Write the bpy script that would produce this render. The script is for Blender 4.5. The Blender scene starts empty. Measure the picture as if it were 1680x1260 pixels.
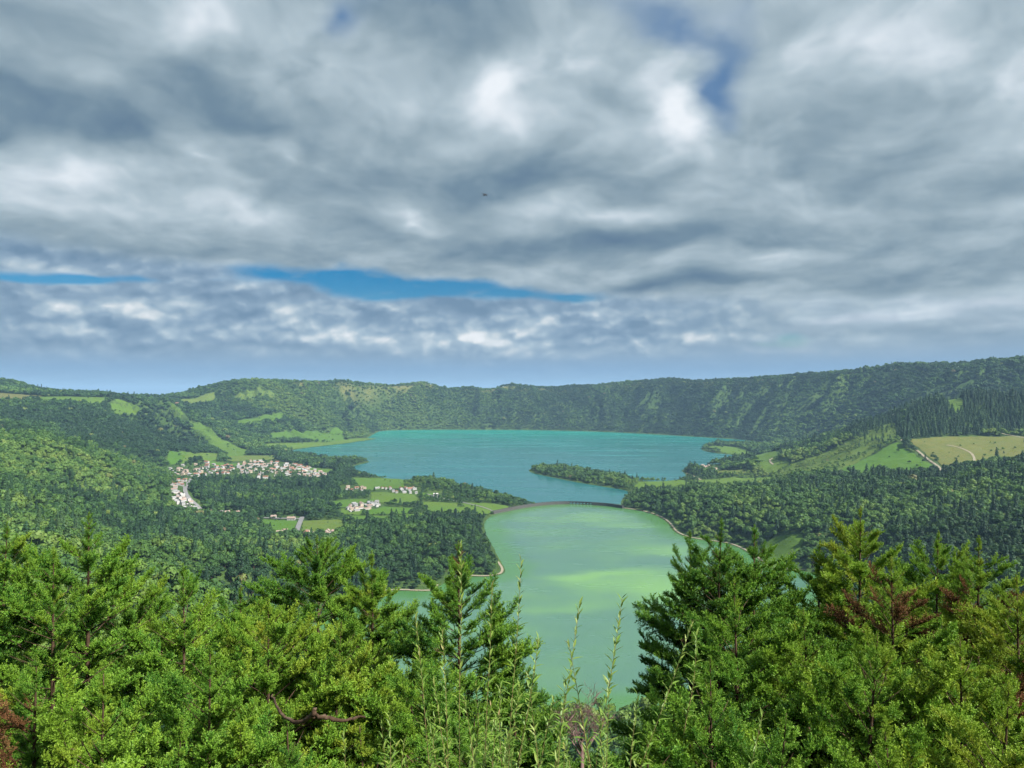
import bpy, bmesh, math
import numpy as np
from mathutils import Vector, Matrix, Euler

scene = bpy.context.scene
COL = scene.collection
R = math.radians
rng = np.random.default_rng(11)

# ------------------------------------------------------------------ camera
# metres; lake surface z = 0, the look-out stands 290 m above it, +Y looks into the caldera
CAM_Z = 290.0
F_PX = 1262.0                       # focal length in pixels of the 1680 px wide photograph
PITCH = math.atan(8 / F_PX)
cam_data = bpy.data.cameras.new('camera')
cam_data.sensor_fit = 'HORIZONTAL'
cam_data.sensor_width = 36.0
cam_data.lens = 36.0 * F_PX / 1680.0
cam_data.clip_start = 0.1
cam_data.clip_end = 300000.0
cam = bpy.data.objects.new('camera', cam_data)
COL.objects.link(cam)
cam.location = (0, 0, CAM_Z)
cam.rotation_euler = (math.pi / 2 + PITCH, 0, 0)
scene.camera = cam

# ------------------------------------------------------------------ exposure
vs = scene.view_settings
vs.view_transform = 'Standard'
vs.look = 'None'
vs.exposure = 1.0
vs.gamma = 1.0
vs.use_curve_mapping = False
scene.render.engine = 'CYCLES'
cy = scene.cycles
cy.max_bounces = 4
cy.diffuse_bounces = 1
cy.glossy_bounces = 2
cy.transmission_bounces = 3
cy.volume_bounces = 0
cy.transparent_max_bounces = 4
cy.sample_clamp_indirect = 4.0
cy.use_adaptive_sampling = True
cy.adaptive_threshold = 0.02
cy.adaptive_min_samples = 12
cy.use_denoising = True
try:
    cy.denoiser = 'OPENIMAGEDENOISE'
except Exception:
    pass

# ------------------------------------------------------------------ node helpers
class E:
    """A float socket with arithmetic."""
    def __init__(s, sock): s.s = sock
    def __add__(s, o): return mth('ADD', s, o)
    __radd__ = __add__
    def __sub__(s, o): return mth('SUBTRACT', s, o)
    def __rsub__(s, o): return mth('SUBTRACT', o, s)
    def __mul__(s, o): return mth('MULTIPLY', s, o)
    __rmul__ = __mul__
    def __truediv__(s, o): return mth('DIVIDE', s, o)
    def __neg__(s): return mth('MULTIPLY', s, -1.0)
NT = None
def use(tree):
    global NT
    NT = tree
def put(sock, v):
    if isinstance(v, E): NT.links.new(v.s, sock)
    elif hasattr(v, 'is_output'): NT.links.new(v, sock)
    else: sock.default_value = v
def mth(op, *a):
    n = NT.nodes.new('ShaderNodeMath'); n.operation = op
    for i, v in enumerate(a): put(n.inputs[i], v)
    return E(n.outputs[0])
def smooth(x, a, b, lo=0.0, hi=1.0):
    n = NT.nodes.new('ShaderNodeMapRange'); n.interpolation_type = 'SMOOTHSTEP'
    put(n.inputs[0], x)
    for i, v in zip((1, 2, 3, 4), (a, b, lo, hi)): n.inputs[i].default_value = v
    return E(n.outputs[0])
def vec(x, y, z=0.0):
    n = NT.nodes.new('ShaderNodeCombineXYZ')
    put(n.inputs[0], x); put(n.inputs[1], y); put(n.inputs[2], z)
    return n.outputs[0]
def noise(v, scale, detail=4.0, rough=0.55, dist=0.0, lac=2.0):
    n = NT.nodes.new('ShaderNodeTexNoise')
    put(n.inputs['Vector'], v)
    for k, q in (('Scale', scale), ('Detail', detail), ('Roughness', rough), ('Distortion', dist), ('Lacunarity', lac)):
        put(n.inputs[k], q)
    return E(n.outputs[0])
def mixc(f, a, b, blend='MIX'):
    n = NT.nodes.new('ShaderNodeMix'); n.data_type = 'RGBA'; n.blend_type = blend
    put(n.inputs[0], f)
    for i, v in ((6, a), (7, b)):
        if isinstance(v, tuple): n.inputs[i].default_value = (*v, 1.0)
        else: put(n.inputs[i], v)
    return n.outputs[2]
def ramp(f, stops):
    n = NT.nodes.new('ShaderNodeValToRGB'); put(n.inputs[0], f)
    el = n.color_ramp.elements
    while len(el) < len(stops): el.new(0.5)
    for e, (p, c) in zip(el, stops): e.position = p; e.color = (*c, 1.0)
    return n.outputs[0]
def srgb(r, g, b):
    return tuple(((c / 255) / 12.92 if c / 255 <= 0.04045 else ((c / 255 + 0.055) / 1.055) ** 2.4) for c in (r, g, b))
# ------------------------------------------------------------------ sky and sun
SUN_AZ, SUN_EL = R(122), R(47)        # azimuth clockwise from +Y: the sun stands behind the camera, to its right
SUN_DIR = Vector((math.sin(SUN_AZ) * math.cos(SUN_EL), math.cos(SUN_AZ) * math.cos(SUN_EL), math.sin(SUN_EL)))
sun_data = bpy.data.lights.new('sun', 'SUN')
sun_data.energy = 4.6
sun_data.angle = R(4.0)
sun_data.color = (1.0, 0.95, 0.86)
sun = bpy.data.objects.new('sun', sun_data)
COL.objects.link(sun)
sun.rotation_euler = (-SUN_DIR).to_track_quat('-Z', 'Y').to_euler()

def az_el(px, py):
    """direction of a point of the sky in the photograph, as azimuth and elevation"""
    u, v = (px - 840) / F_PX, (638 - py) / F_PX
    return math.atan(u), math.atan(v * math.cos(math.atan(u)))

world = bpy.data.worlds.new('World')
scene.world = world
world.use_nodes = True
use(world.node_tree)
NT.nodes.clear()
tc = NT.nodes.new('ShaderNodeTexCoord')
nrm = NT.nodes.new('ShaderNodeVectorMath'); nrm.operation = 'NORMALIZE'
NT.links.new(tc.outputs['Generated'], nrm.inputs[0])
sep = NT.nodes.new('ShaderNodeSeparateXYZ'); NT.links.new(nrm.outputs[0], sep.inputs[0])
dx, dy, dz = (E(sep.outputs[i]) for i in range(3))
AZ = mth('ARCTAN2', dx, dy)
EL = mth('ARCSINE', dz)
# the deck: position where the ray meets a cloud layer, softened towards the horizon
dzp = mth('MAXIMUM', dz, 0.0) + 0.13
PX, PY = dx / dzp, dy / dzp
deck = vec(PX, PY, 0.0)
n_big = noise(deck, 0.75, 2.0, 0.5)
n_mid = noise(vec(PX + 7.3, PY - 2.1, n_big * 0.8), 1.7, 4.0, 0.5)
n_det = noise(vec(PX - 3.3, PY * 0.8 + 5.0, n_mid * 0.5), 4.6, 5.0, 0.55)
# warped angular coordinates for the clouds that have a place of their own
wa = noise(vec(AZ * 5.0, EL * 9.0, 1.7), 1.0, 3.0, 0.5) - 0.5
wb = noise(vec(AZ * 5.0 + 9.0, EL * 9.0, 4.1), 1.0, 3.0, 0.5) - 0.5
wc = noise(vec(AZ * 16.0, EL * 30.0, 2.2), 1.0, 4.0, 0.52) - 0.5
AZW = AZ + wa * 0.16 + wc * 0.05
ELW = EL + wb * 0.075 + wc * 0.02
AZS = AZ + wa * 0.07 + wc * 0.035
ELS = EL + wb * 0.018 + wc * 0.012
AEW = (AZW * F_PX, ELW * F_PX)
AES = (AZS * F_PX, ELS * F_PX)
_turned = {}
def turned(pair, rot):
    key = (id(pair), rot)
    if key not in _turned:
        c, s = math.cos(R(rot)), math.sin(R(rot))
        a, e = pair
        _turned[key] = vec(a, e) if rot == 0 else vec(a * c + e * s, e * c - a * s)
    return _turned[key]
def total(items, at=None):
    """sum of soft patches (x, y, width, height, tilt, weight)"""
    acc = None
    for px, py, sx, sy, rot, w in items:
        rot = round(rot / 12.5) * 12.5
        c, s = math.cos(R(rot)), math.sin(R(rot))
        a0, e0 = (q * F_PX for q in az_el(px, py))
        p0, q0 = a0 * c + e0 * s, e0 * c - a0 * s
        kx, ky = 1 / (2.0 * sx), 1 / (2.0 * sy)
        m = NT.nodes.new('ShaderNodeVectorMath'); m.operation = 'MULTIPLY_ADD'
        NT.links.new(turned(at or AEW, rot), m.inputs[0])
        m.inputs[1].default_value = (kx, ky, 0); m.inputs[2].default_value = (-p0 * kx, -q0 * ky, 0)
        g = NT.nodes.new('ShaderNodeTexGradient'); g.gradient_type = 'QUADRATIC_SPHERE'
        NT.links.new(m.outputs[0], g.inputs[0])
        acc = mth('MULTIPLY_ADD', E(g.outputs[1]), w, acc if acc is not None else 0.0)
    return acc
lights = total([
    (300, 25, 300, 60, 0, .30), (60, 140, 130, 80, 0, -.16), (310, 145, 170, 55, -25, -.20), (345, 172, 45, 30, 0, -.10),
    (345, 262, 70, 28, -20, .42), (460, 268, 80, 26, -15, .40), (70, 290, 170, 42, 0, .34), (150, 340, 260, 30, 0, .16),
    (170, 215, 200, 40, 0, -.16), (390, 350, 150, 30, -15, .24), (655, 350, 46, 24, -30, .42), (560, 310, 200, 40, 0, -.14),
    (560, 170, 200, 60, 0, .06), (700, 10, 160, 60, 0, -.30), (835, 140, 62, 55, -30, .50), (955, 110, 60, 55, -40, .36),
    (1110, 185, 52, 110, 28, .52), (880, 200, 160, 40, 0, .18), (930, 292, 220, 34, 0, -.30), (1010, 352, 150, 24, 0, .32),
    (980, 396, 180, 22, 0, -.28), (1285, 318, 70, 34, -25, .28), (1390, 345, 110, 26, 0, .26), (1200, 425, 66, 20, 0, .34),
    (1480, 70, 260, 120, 0, .26), (1660, 180, 120, 200, 0, .20), (1380, 215, 200, 50, 0, -.14), (1560, 310, 220, 45, 0, -.16),
    (1120, 470, 220, 15, 0, -.34), (1170, 496, 240, 14, 0, .24), (1090, 520, 140, 12, 0, -.30), (1360, 525, 120, 18, 0, .26),
    (1590, 500, 130, 34, 0, .30), (1520, 440, 240, 22, 0, -.18), (120, 405, 280, 26, 0, -.14), (700, 415, 300, 20, 0, -.06),
    (1500, 575, 250, 12, 0, .12), (1330, 395, 180, 16, 0, -.12)])
# heads and hollows of the deck, lit from above
lv = mth('LOGARITHM', mth('MAXIMUM', dz, 0.0) + 0.12, math.e) * 4.6
hA = noise(vec(AZ * 6.5 + wa * 0.8, lv + wb * 0.8, 6.0), 1.0, 5.0, 0.5)
hB = noise(vec(AZ * 6.5 + wa * 0.8 - 0.06, lv + wb * 0.8 + 0.22, 6.0), 1.0, 5.0, 0.5)
L = 0.535 + (hA - hB) * 1.0 + (hA - 0.5) * 0.50 + (n_big - 0.5) * 0.28 + (n_mid - 0.5) * 0.26 + (n_det - 0.5) * 0.24 + lights * 1.28
L = mth('MINIMUM', mth('MAXIMUM', L, 0.0), 1.15)
deck_col = ramp(L * 0.87, [(0.0, srgb(92, 118, 144)), (0.22, srgb(114, 138, 156)), (0.45, srgb(146, 166, 178)),
                           (0.66, srgb(176, 193, 203)), (0.84, srgb(208, 219, 228)), (1.0, srgb(234, 240, 246))])
# thin places in the deck where dark blue shows through
gap = total([(1100, 45, 180, 40, -24, .85), (1196, 155, 44, 56, 20, 1.05), (1215, 20, 50, 36, 0, .4), (560, 18, 46, 46, 0, .75), (690, 8, 130, 34, 0, .4),
             (-10, 120, 50, 60, 0, .3)])
gap = smooth(gap + (n_mid - 0.5) * 0.9 + (hA - 0.5) * 0.6, 0.22, 1.05)
deck_col = mixc(gap * 0.85, deck_col, srgb(74, 116, 164))
# a low bank of cumulus on the horizon
def lobes(x, y, k):
    """rounded heads of cloud"""
    v_ = NT.nodes.new('ShaderNodeTexVoronoi'); v_.voronoi_dimensions = '2D'; v_.feature = 'SMOOTH_F1'
    put(v_.inputs['Vector'], vec(x, y)); v_.inputs['Scale'].default_value = k
    v_.inputs['Detail'].default_value = 2.0; v_.inputs['Roughness'].default_value = 0.6; v_.inputs['Smoothness'].default_value = 0.5
    return 1.0 - E(v_.outputs['Distance'])
c0 = noise(vec(AZ * 11.0, EL * 22.0, 3.3), 1.0, 4.0, 0.55)
cf = noise(vec(AZ * 60.0, EL * 90.0, 8.3), 1.0, 3.0, 0.55) - 0.5
ca, ce = AZ * 15.0 + (c0 - 0.5) * 0.5 + cf * 0.26, EL * 27.0 + (c0 - 0.5) * 0.3 + cf * 0.26
hd = lobes(ca, ce, 1.0); hdu = lobes(ca + 0.10, ce + 0.24, 1.0)
puffs = total([
    (700, 545, 150, 20, 0, .55), (790, 556, 110, 16, 0, .45), (640, 500, 60, 12, 0, .30), (440, 538, 60, 18, 0, .42), (580, 548, 60, 14, 0, .40),
    (470, 508, 90, 14, 0, .25), (190, 500, 90, 16, 0, .42), (60, 468, 60, 10, 0, .40), (170, 512, 120, 10, 0, .25), (880, 545, 100, 22, 0, .30),
    (1050, 553, 110, 22, 0, .28), (1180, 553, 80, 11, 0, .52), (1340, 548, 48, 13, 0, .34), (1370, 577, 70, 8, 0, .40), (1270, 578, 70, 7, 0, .34),
    (520, 552, 40, 8, 0, .35), (870, 520, 120, 12, 0, .2), (1560, 560, 160, 12, 0, .22), (300, 500, 70, 14, 0, .2),
    (90, 485, 40, 7, 0, -.3), (150, 490, 30, 8, 0, -.35), (350, 485, 60, 10, 0, -.3), (720, 505, 60, 9, 0, -.3), (840, 515, 70, 9, 0, -.25)], at=AES)
B = 0.42 + (c0 - 0.5) * 0.95 + (hd - hdu) * 0.42 + (hd - 0.55) * 0.28 + cf * 0.12 + puffs * (0.60 + hd * 0.70)
B = mth('MINIMUM', mth('MAXIMUM', B, 0.0), 1.1)
bank_col = ramp(B * 0.9, [(0.0, srgb(112, 140, 166)), (0.3, srgb(138, 163, 185)), (0.55, srgb(170, 190, 204)), (0.8, srgb(213, 221, 226)), (1.0, srgb(238, 241, 243))])
e_top = az_el(840, 488)[1]; e_mid = az_el(840, 512)[1]
# the deck ends in front of the bank; its edge climbs to the left
bank_m = smooth(ELS + AZ * 0.055, e_mid + 0.018, e_top + 0.022, 1.0, 0.0)
bank_m = bank_m * smooth(AZ + wa * 0.5, 0.12, 0.40, 1.0, 0.35)
# open sky: a streak over the bank
streak = total([(20, 452, 100, 8, 0, .9), (150, 456, 70, 8, 0, .85), (240, 462, 40, 8, 0, .4), (330, 462, 60, 8, 0, .4), (440, 452, 80, 12, 0, .9), (560, 457, 115, 24, 0, 1.25), (650, 480, 75, 18, 0, 1.05),
                (740, 472, 120, 18, -6, 1.15), (840, 482, 70, 12, 0, .9), (940, 486, 65, 10, 0, 1.05), (1300, 553, 36, 14, 0, 1.1), (1245, 566, 60, 7, 0, .6)], at=AES)
open_m = smooth(streak * 1.25 + (c0 - 0.5) * 1.3 + (hd - 0.6) * 0.35, 0.14, 1.05) * (0.50 + 0.50 * smooth(hA * 0.5 + n_det * 0.5, 0.38, 0.54))
# air below the bank
air_m = smooth(EL + wc * 0.016 + wb * 0.02 - mth('MAXIMUM', AZ, 0.0) * 0.02, az_el(840, 602)[1], az_el(840, 560)[1], 1.0, 0.0)
airn = noise(vec(AZ * 6.0, EL * 120.0, 0.0), 1.0, 3.0, 0.5)
air_col = ramp(smooth(EL + (airn - 0.5) * 0.010, 0.0, 0.06), [(0.0, srgb(140, 174, 204)), (0.35, srgb(130, 164, 197)), (1.0, srgb(142, 166, 186))])
cloud_col = mixc(bank_m, deck_col, bank_col)
cloud_col = mixc(air_m * 0.92, cloud_col, air_col)
sky_tex = NT.nodes.new('ShaderNodeTexSky')
sky_tex.sky_type = 'NISHITA'; sky_tex.sun_disc = False
sky_tex.sun_elevation = SUN_EL; sky_tex.sun_rotation = SUN_AZ
sky_tex.altitude = 550.0; sky_tex.air_density = 1.0; sky_tex.dust_density = 0.2; sky_tex.ozone_density = 3.0
hs = NT.nodes.new('ShaderNodeHueSaturation'); hs.inputs['Saturation'].default_value = 1.75
NT.links.new(sky_tex.outputs[0], hs.inputs['Color'])
bg_sky = NT.nodes.new('ShaderNodeBackground'); NT.links.new(hs.outputs[0], bg_sky.inputs[0]); bg_sky.inputs[1].default_value = 0.038
bg_cl = NT.nodes.new('ShaderNodeBackground'); NT.links.new(cloud_col, bg_cl.inputs[0]); bg_cl.inputs[1].default_value = 0.52
ms = NT.nodes.new('ShaderNodeMixShader')
NT.links.new((open_m * 0.95).s, ms.inputs[0]); NT.links.new(bg_cl.outputs[0], ms.inputs[1]); NT.links.new(bg_sky.outputs[0], ms.inputs[2])
wo = NT.nodes.new('ShaderNodeOutputWorld'); NT.links.new(ms.outputs[0], wo.inputs[0])
world.cycles.sampling_method = 'MANUAL'
world.cycles.sample_map_resolution = 512
# ------------------------------------------------------------------ tools for placing things on the land
RIGHT, FWD, UP = np.array((1., 0, 0)), np.array((0, math.cos(PITCH), math.sin(PITCH))), np.array((0, -math.sin(PITCH), math.cos(PITCH)))
def ray(px, py):
    return FWD + RIGHT * ((px - 840) / F_PX) + UP * ((630 - py) / F_PX)
def at(px, py, Y):
    """the point seen at a place of the photograph, at the distance Y"""
    d = ray(px, py); t = Y / d[1]
    return np.array((d[0] * t, Y, CAM_Z + d[2] * t))
def on_lake(px, py, z=0.0):
    d = ray(px, py); t = (z - CAM_Z) / d[2]
    return np.array((d[0] * t, d[1] * t, z))
def smoothstep(a, b, x):
    t = np.clip((x - a) / (b - a), 0, 1)
    return t * t * (3 - 2 * t)
_perm = np.random.default_rng(3).permutation(4096)
_grad = np.random.default_rng(4).uniform(-1, 1, 4096)
def vnoise(x, y, seed=0):
    xi, yi = np.floor(x).astype(np.int64), np.floor(y).astype(np.int64)
    fx, fy = x - xi, y - yi
    fx, fy = fx * fx * fx * (fx * (fx * 6 - 15) + 10), fy * fy * fy * (fy * (fy * 6 - 15) + 10)
    def h(i, j): return _grad[_perm[(_perm[(i + seed * 57) & 4095] + j) & 4095]]
    a = h(xi, yi) * (1 - fx) + h(xi + 1, yi) * fx
    b = h(xi, yi + 1) * (1 - fx) + h(xi + 1, yi + 1) * fx
    return a * (1 - fy) + b * fy
def fbm(x, y, octaves=4, seed=0, gain=0.5):
    s, a = 0, 1.0
    for k in range(octaves):
        s = s + a * vnoise(x * 2 ** k + k * 13.7, y * 2 ** k - k * 7.9, seed + k); a *= gain
    return s
def in_poly(x, y, poly):
    inside = np.zeros(x.shape, bool)
    n = len(poly)
    for i in range(n):
        x1, y1 = poly[i][:2]; x2, y2 = poly[(i + 1) % n][:2]
        if y1 == y2: continue
        c = ((y1 > y) != (y2 > y)) & (x < (x2 - x1) * (y - y1) / (y2 - y1) + x1)
        inside ^= c
    return inside
def line_dist(x, y, pts, closed=False):
    d = np.full(x.shape, 1e9)
    n = len(pts)
    for i in range(n if closed else n - 1):
        ax, ay = pts[i][:2]; bx, by = pts[(i + 1) % n][:2]
        vx, vy = bx - ax, by - ay
        t = np.clip(((x - ax) * vx + (y - ay) * vy) / (vx * vx + vy * vy + 1e-9), 0, 1)
        d = np.minimum(d, np.hypot(x - ax - t * vx, y - ay - t * vy))
    return d
def chaikin(pts, n=2, closed=True):
    p = [np.array(q[:2], float) for q in pts]
    for _ in range(n):
        out = []
        m = len(p)
        if not closed: out.append(p[0])
        for i in range(m if closed else m - 1):
            a, b = p[i], p[(i + 1) % m]
            out += [a * .75 + b * .25, a * .25 + b * .75]
        if not closed: out.append(p[-1])
        p = out
    return p

# ------------------------------------------------------------------ lake outlines (on the water plane)
GREEN = [on_lake(*p) for p in [(812, 843), (797, 853), (793, 862), (799, 882), (811, 902), (821, 922), (830, 934), (826, 943), (800, 947), (770, 946), (742, 950), (722, 960),
                               (716, 970), (690, 971), (655, 969), (620, 972), (590, 985)]]
GREEN += [np.array(p) for p in [(-260, 900, 0), (-270, 800, 0), (-190, 720, 0), (-60, 690, 0), (120, 690, 0), (260, 740, 0), (330, 860, 0), (400, 1000, 0), (470, 1090, 0), (500, 1170, 0)]]
GREEN += [on_lake(*p) for p in [(1322, 937), (1290, 936), (1262, 934), (1236, 912), (1200, 893), (1172, 889), (1130, 883), (1106, 874), (1096, 858), (1078, 846), (1050, 838), (1020, 834)]]
CAUSEWAY = [on_lake(*p) for p in [(1020, 834), (1002, 831), (975, 829), (945, 827.5), (915, 827.5), (880, 830), (845, 836), (812, 843)]]
GREEN += CAUSEWAY[1:-1]
BLUE = [on_lake(*p) for p in [(612, 713), (622, 707), (660, 705.5), (740, 705), (860, 705.5), (940, 707), (1000, 709), (1060, 712), (1120, 715.5), (1180, 719), (1225, 722.5), (1262, 727.5),
                              (1276, 733), (1240, 731), (1200, 729), (1170, 728.5), (1152, 733), (1150, 738), (1165, 742.5), (1200, 746), (1226, 749.5), (1232, 753), (1215, 757), (1180, 760.5), (1152, 764), (1135, 767), (1116, 771), (1126, 778),
                              (1124, 784), (1100, 789), (1074, 790), (1058, 789), (1030, 786), (990, 779), (940, 771.5), (900, 767.5), (872, 768.5), (866, 773), (880, 778),
                              (910, 784), (950, 792), (1000, 800), (1026, 804), (1034, 808), (1024, 815), (1018, 824), (1022, 833)]]
BLUE += [on_lake(*p) for p in [(1002, 829.5), (975, 827.5), (945, 826), (915, 826), (880, 828.5)]]
BLUE += [on_lake(*p) for p in [(868, 826), (836, 818), (800, 811), (770, 806), (730, 800), (700, 795), (672, 790), (640, 785.5), (612, 781), (590, 775), (572, 767), (590, 762), (608, 758), (600, 755.5), (560, 756),
                               (520, 751), (486, 746), (470, 740), (500, 735), (535, 731), (570, 726), (600, 720)]]
GREEN_S, BLUE_S = chaikin(GREEN), chaikin(BLUE)

# ------------------------------------------------------------------ height of the land: hand-surveyed points, smoothly interpolated
far_rim = [(500, 628, 5000), (540, 629, 5250), (575, 627, 5420), (620, 633, 5620), (660, 634, 5720), (700, 629, 5800), (745, 640, 5850), (770, 637, 5870), (800, 641, 5890), (830, 633, 5890), (870, 636, 5880),
           (940, 635, 5830), (1000, 631, 5720), (1050, 627, 5580), (1100, 624, 5430), (1135, 627, 5300), (1180, 625, 5120), (1240, 622, 4900), (1300, 616, 4680), (1370, 612, 4440), (1440, 605, 4230), (1475, 600, 4140),
           (1540, 602, 3960), (1600, 597, 3800), (1680, 590, 3600), (1780, 584, 3350)]
pts = [at(*p) for p in far_rim]
for p in far_rim:                               # the outer flank falls away to the sea
    q = at(*p); c = np.array((100., 3300.)); o = q[:2] - c; o /= np.linalg.norm(o)
    for k, dz_ in ((120, -6), (600, -70), (1500, -250), (2600, -520)):
        pts.append(np.array((*(q[:2] + o * k), q[2] + dz_)))
pts += [at(*p) for p in [
    # left hill and its flank
    (340, 636, 4700), (390, 628, 4700), (440, 634, 4720), (475, 640, 4800), (470, 680, 4350), (400, 690, 4150), (350, 700, 3850), (440, 722, 3760), (300, 727, 3350), (300, 690, 3950), (330, 660, 4400),
    (420, 655, 4560), (560, 706, 4650), (505, 668, 4560), (540, 695, 4560), (560, 665, 5000), (510, 705, 4300), (530, 722, 4150), (470, 712, 4050),
    # left ridge
    (255, 653, 4300), (200, 653, 3900), (130, 651, 3500), (60, 656, 3150), (20, 629, 3900), (-20, 628, 3900), (55, 645, 3850), (-100, 640, 3500), (-150, 660, 2900), (0, 662, 3000), (190, 660, 3350), (240, 662, 3600), (280, 668, 3850),
    (200, 690, 3000), (100, 700, 2700), (200, 740, 2500), (300, 752, 2650), (250, 766, 2480), (0, 700, 2400), (270, 800, 2020), (150, 740, 2050), (0, 718, 1750), (75, 737, 1700), (150, 782, 1600),
    (240, 845, 1480), (0, 800, 1200), (100, 850, 1100), (0, 885, 800), (200, 900, 950), (300, 905, 1100), (400, 905, 1250), (350, 950, 850), (500, 950, 950), (600, 955, 1060), (250, 960, 700),
    (-150, 730, 1700), (-150, 800, 1100), (-150, 900, 650), (150, 1000, 520), (450, 1050, 560),
    # wooded knolls between the lakes
    (700, 868, 1400), (740, 872, 1370), (780, 880, 1400), (620, 902, 1290), (650, 932, 1180), (715, 788, 2230), (745, 796, 2180),
    # right shore, slopes and hill
    (1060, 820, 1850), (1100, 832, 1740), (1200, 852, 1500), (1150, 800, 2000), (1220, 792, 2080), (1300, 780, 2100), (1350, 802, 1700), (1450, 792, 1680),
    (1290, 888, 1300), (1312, 880, 1310), (1400, 900, 1150), (1500, 850, 1250), (1600, 850, 1200), (1680, 850, 1100), (1500, 950, 950), (1680, 950, 800), (1680, 772, 1500), (1600, 790, 1540),
    (1800, 760, 1500), (1800, 850, 1000), (1560, 762, 1860), (1560, 722, 2150), (1500, 727, 2130), (1680, 717, 2200), (1680, 758, 1880), (1800, 740, 1900), (1540, 786, 1700), (1430, 770, 1950), (1400, 782, 1850),
    (1560, 656, 2520), (1600, 652, 2520), (1640, 655, 2540), (1700, 658, 2560), (1800, 650, 2600), (1500, 686, 2380), (1520, 668, 2480), (1450, 708, 2380), (1400, 722, 2440), (1300, 752, 2500), (1250, 770, 2420), (1350, 740, 2500),
    (1280, 746, 3000), (1600, 700, 2280), (1680, 700, 2300), (1500, 712, 2230), (1345, 731, 3900), (1300, 733, 3900),
]]
for px, py, z in [(400, 770, 12), (300, 802, 15), (330, 842, 15), (470, 877, 10), (500, 832, 12), (600, 852, 12), (640, 800, 10), (540, 785, 8), (470, 780, 10), (420, 752, 12), (350, 762, 14), (560, 875, 12), (680, 820, 10),
                  (1150, 775, 8), (1200, 775, 10), (1250, 782, 18), (1230, 740, 5), (1190, 738, 4), (1270, 755, 8), (950, 785, 10), (1000, 790, 9), (900, 775, 6), (800, 830, 6), (760, 822, 9), (560, 765, 4), (500, 742, 3), (540, 726, 4)]:
    pts.append(on_lake(px, py, z))
pts += [np.array((q[0], q[1], 3.0)) for q in BLUE] + [np.array((q[0], q[1], 3.0)) for q in GREEN[::2]]
pts += [np.array((*on_lake(*p)[:2], -25.0)) for p in [(700, 725), (850, 725), (1000, 730), (750, 755), (900, 750), (1060, 750), (960, 810), (900, 900), (1000, 950), (900, 1000), (1150, 730)]]
pts += [np.array(p, float) for p in [
    (0, -150, 284), (0, 0, 286), (-40, 0, 286), (40, 0, 286), (0, 10, 279), (0, 25, 269), (-30, 25, 270), (30, 25, 270), (0, 60, 243), (-60, 60, 246), (60, 60, 244), (0, 150, 186), (0, 300, 108), (0, 500, 42), (0, 640, 8),
    (-200, 150, 190), (-300, 80, 245), (-250, 350, 125), (-600, 250, 225), (-900, 600, 240), (-1300, 1200, 260), (-1700, 2000, 270), (-2300, 2600, 270), (-3200, 3000, 200), (-3000, 1000, 200), (-1500, -100, 260),
    (200, 150, 186), (300, 80, 240), (250, 350, 115), (600, 250, 220), (450, 600, 80), (900, 600, 190), (1300, 1000, 225), (1800, 1500, 260), (1900, 3000, 90), (2300, 2500, 160), (2600, 2000, 260), (3300, 2500, 380), (3300, 1000, 250), (1500, -100, 260),
    (1500, 3000, 110), (1750, 3600, 120), (-3200, 4500, 60), (-2400, 4600, 120), (-3200, 6500, -250), (-1800, 5600, -20), (-2400, 6500, -220)]]
pts = np.array(pts)
def kern(ax, ay, bx, by):
    return np.sqrt((ax[:, None] - bx[None]) ** 2 + (ay[:, None] - by[None]) ** 2 + 60.0 ** 2)
_A = kern(pts[:, 0], pts[:, 1], pts[:, 0], pts[:, 1])
_Z0 = pts[:, 2].mean()
_W = np.linalg.solve(_A - np.eye(len(pts)) * 4.0, pts[:, 2] - _Z0)
def survey(x, y):
    out = np.empty(x.size)
    xf, yf = x.ravel(), y.ravel()
    for i in range(0, x.size, 20000):
        out[i:i + 20000] = kern(xf[i:i + 20000], yf[i:i + 20000], pts[:, 0], pts[:, 1]) @ _W + _Z0
    return out.reshape(x.shape)

GX = np.arange(-3500, 3501, 13.0)
gy = [-200.0]
while gy[-1] < 8600: gy.append(gy[-1] + 7.0 + max(0, gy[-1]) * 0.0016)
GY = np.array(gy)
XX, YY = np.meshgrid(GX, GY)
CXX, CYY = np.meshgrid(GX[::4], GY[::3])
from_coarse = survey(CXX, CYY)                   # the survey is smooth: evaluate it coarsely, then interpolate
def bilin(gx, gy_, Z, x, y):
    i = np.clip(np.searchsorted(gx, x) - 1, 0, len(gx) - 2); j = np.clip(np.searchsorted(gy_, y) - 1, 0, len(gy_) - 2)
    fx = np.clip((x - gx[i]) / (gx[i + 1] - gx[i]), 0, 1); fy = np.clip((y - gy_[j]) / (gy_[j + 1] - gy_[j]), 0, 1)
    return (Z[j, i] * (1 - fx) + Z[j, i + 1] * fx) * (1 - fy) + (Z[j + 1, i] * (1 - fx) + Z[j + 1, i + 1] * fx) * fy
H = bilin(CXX[0], CYY[:, 0], from_coarse, XX, YY)
def lake_sd(x, y):
    """signed distance to the water's edge, positive on land"""
    d = np.minimum(line_dist(x, y, GREEN_S, True), line_dist(x, y, BLUE_S, True))
    return np.where(in_poly(x, y, GREEN_S) | in_poly(x, y, BLUE_S), -d, d)
SD = np.full(XX.shape, 400.0)
_near = (np.abs(XX) < 2200) & (YY > 550) & (YY < 5900)
SD[_near] = lake_sd(XX[_near], YY[_near])
gh, gw = np.gradient(H)
SL = np.hypot(gh / np.gradient(GY)[:, None], gw / 13.0)
STEEP = smoothstep(0.18, 0.55, SL) * smoothstep(30, 160, SD)
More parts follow.
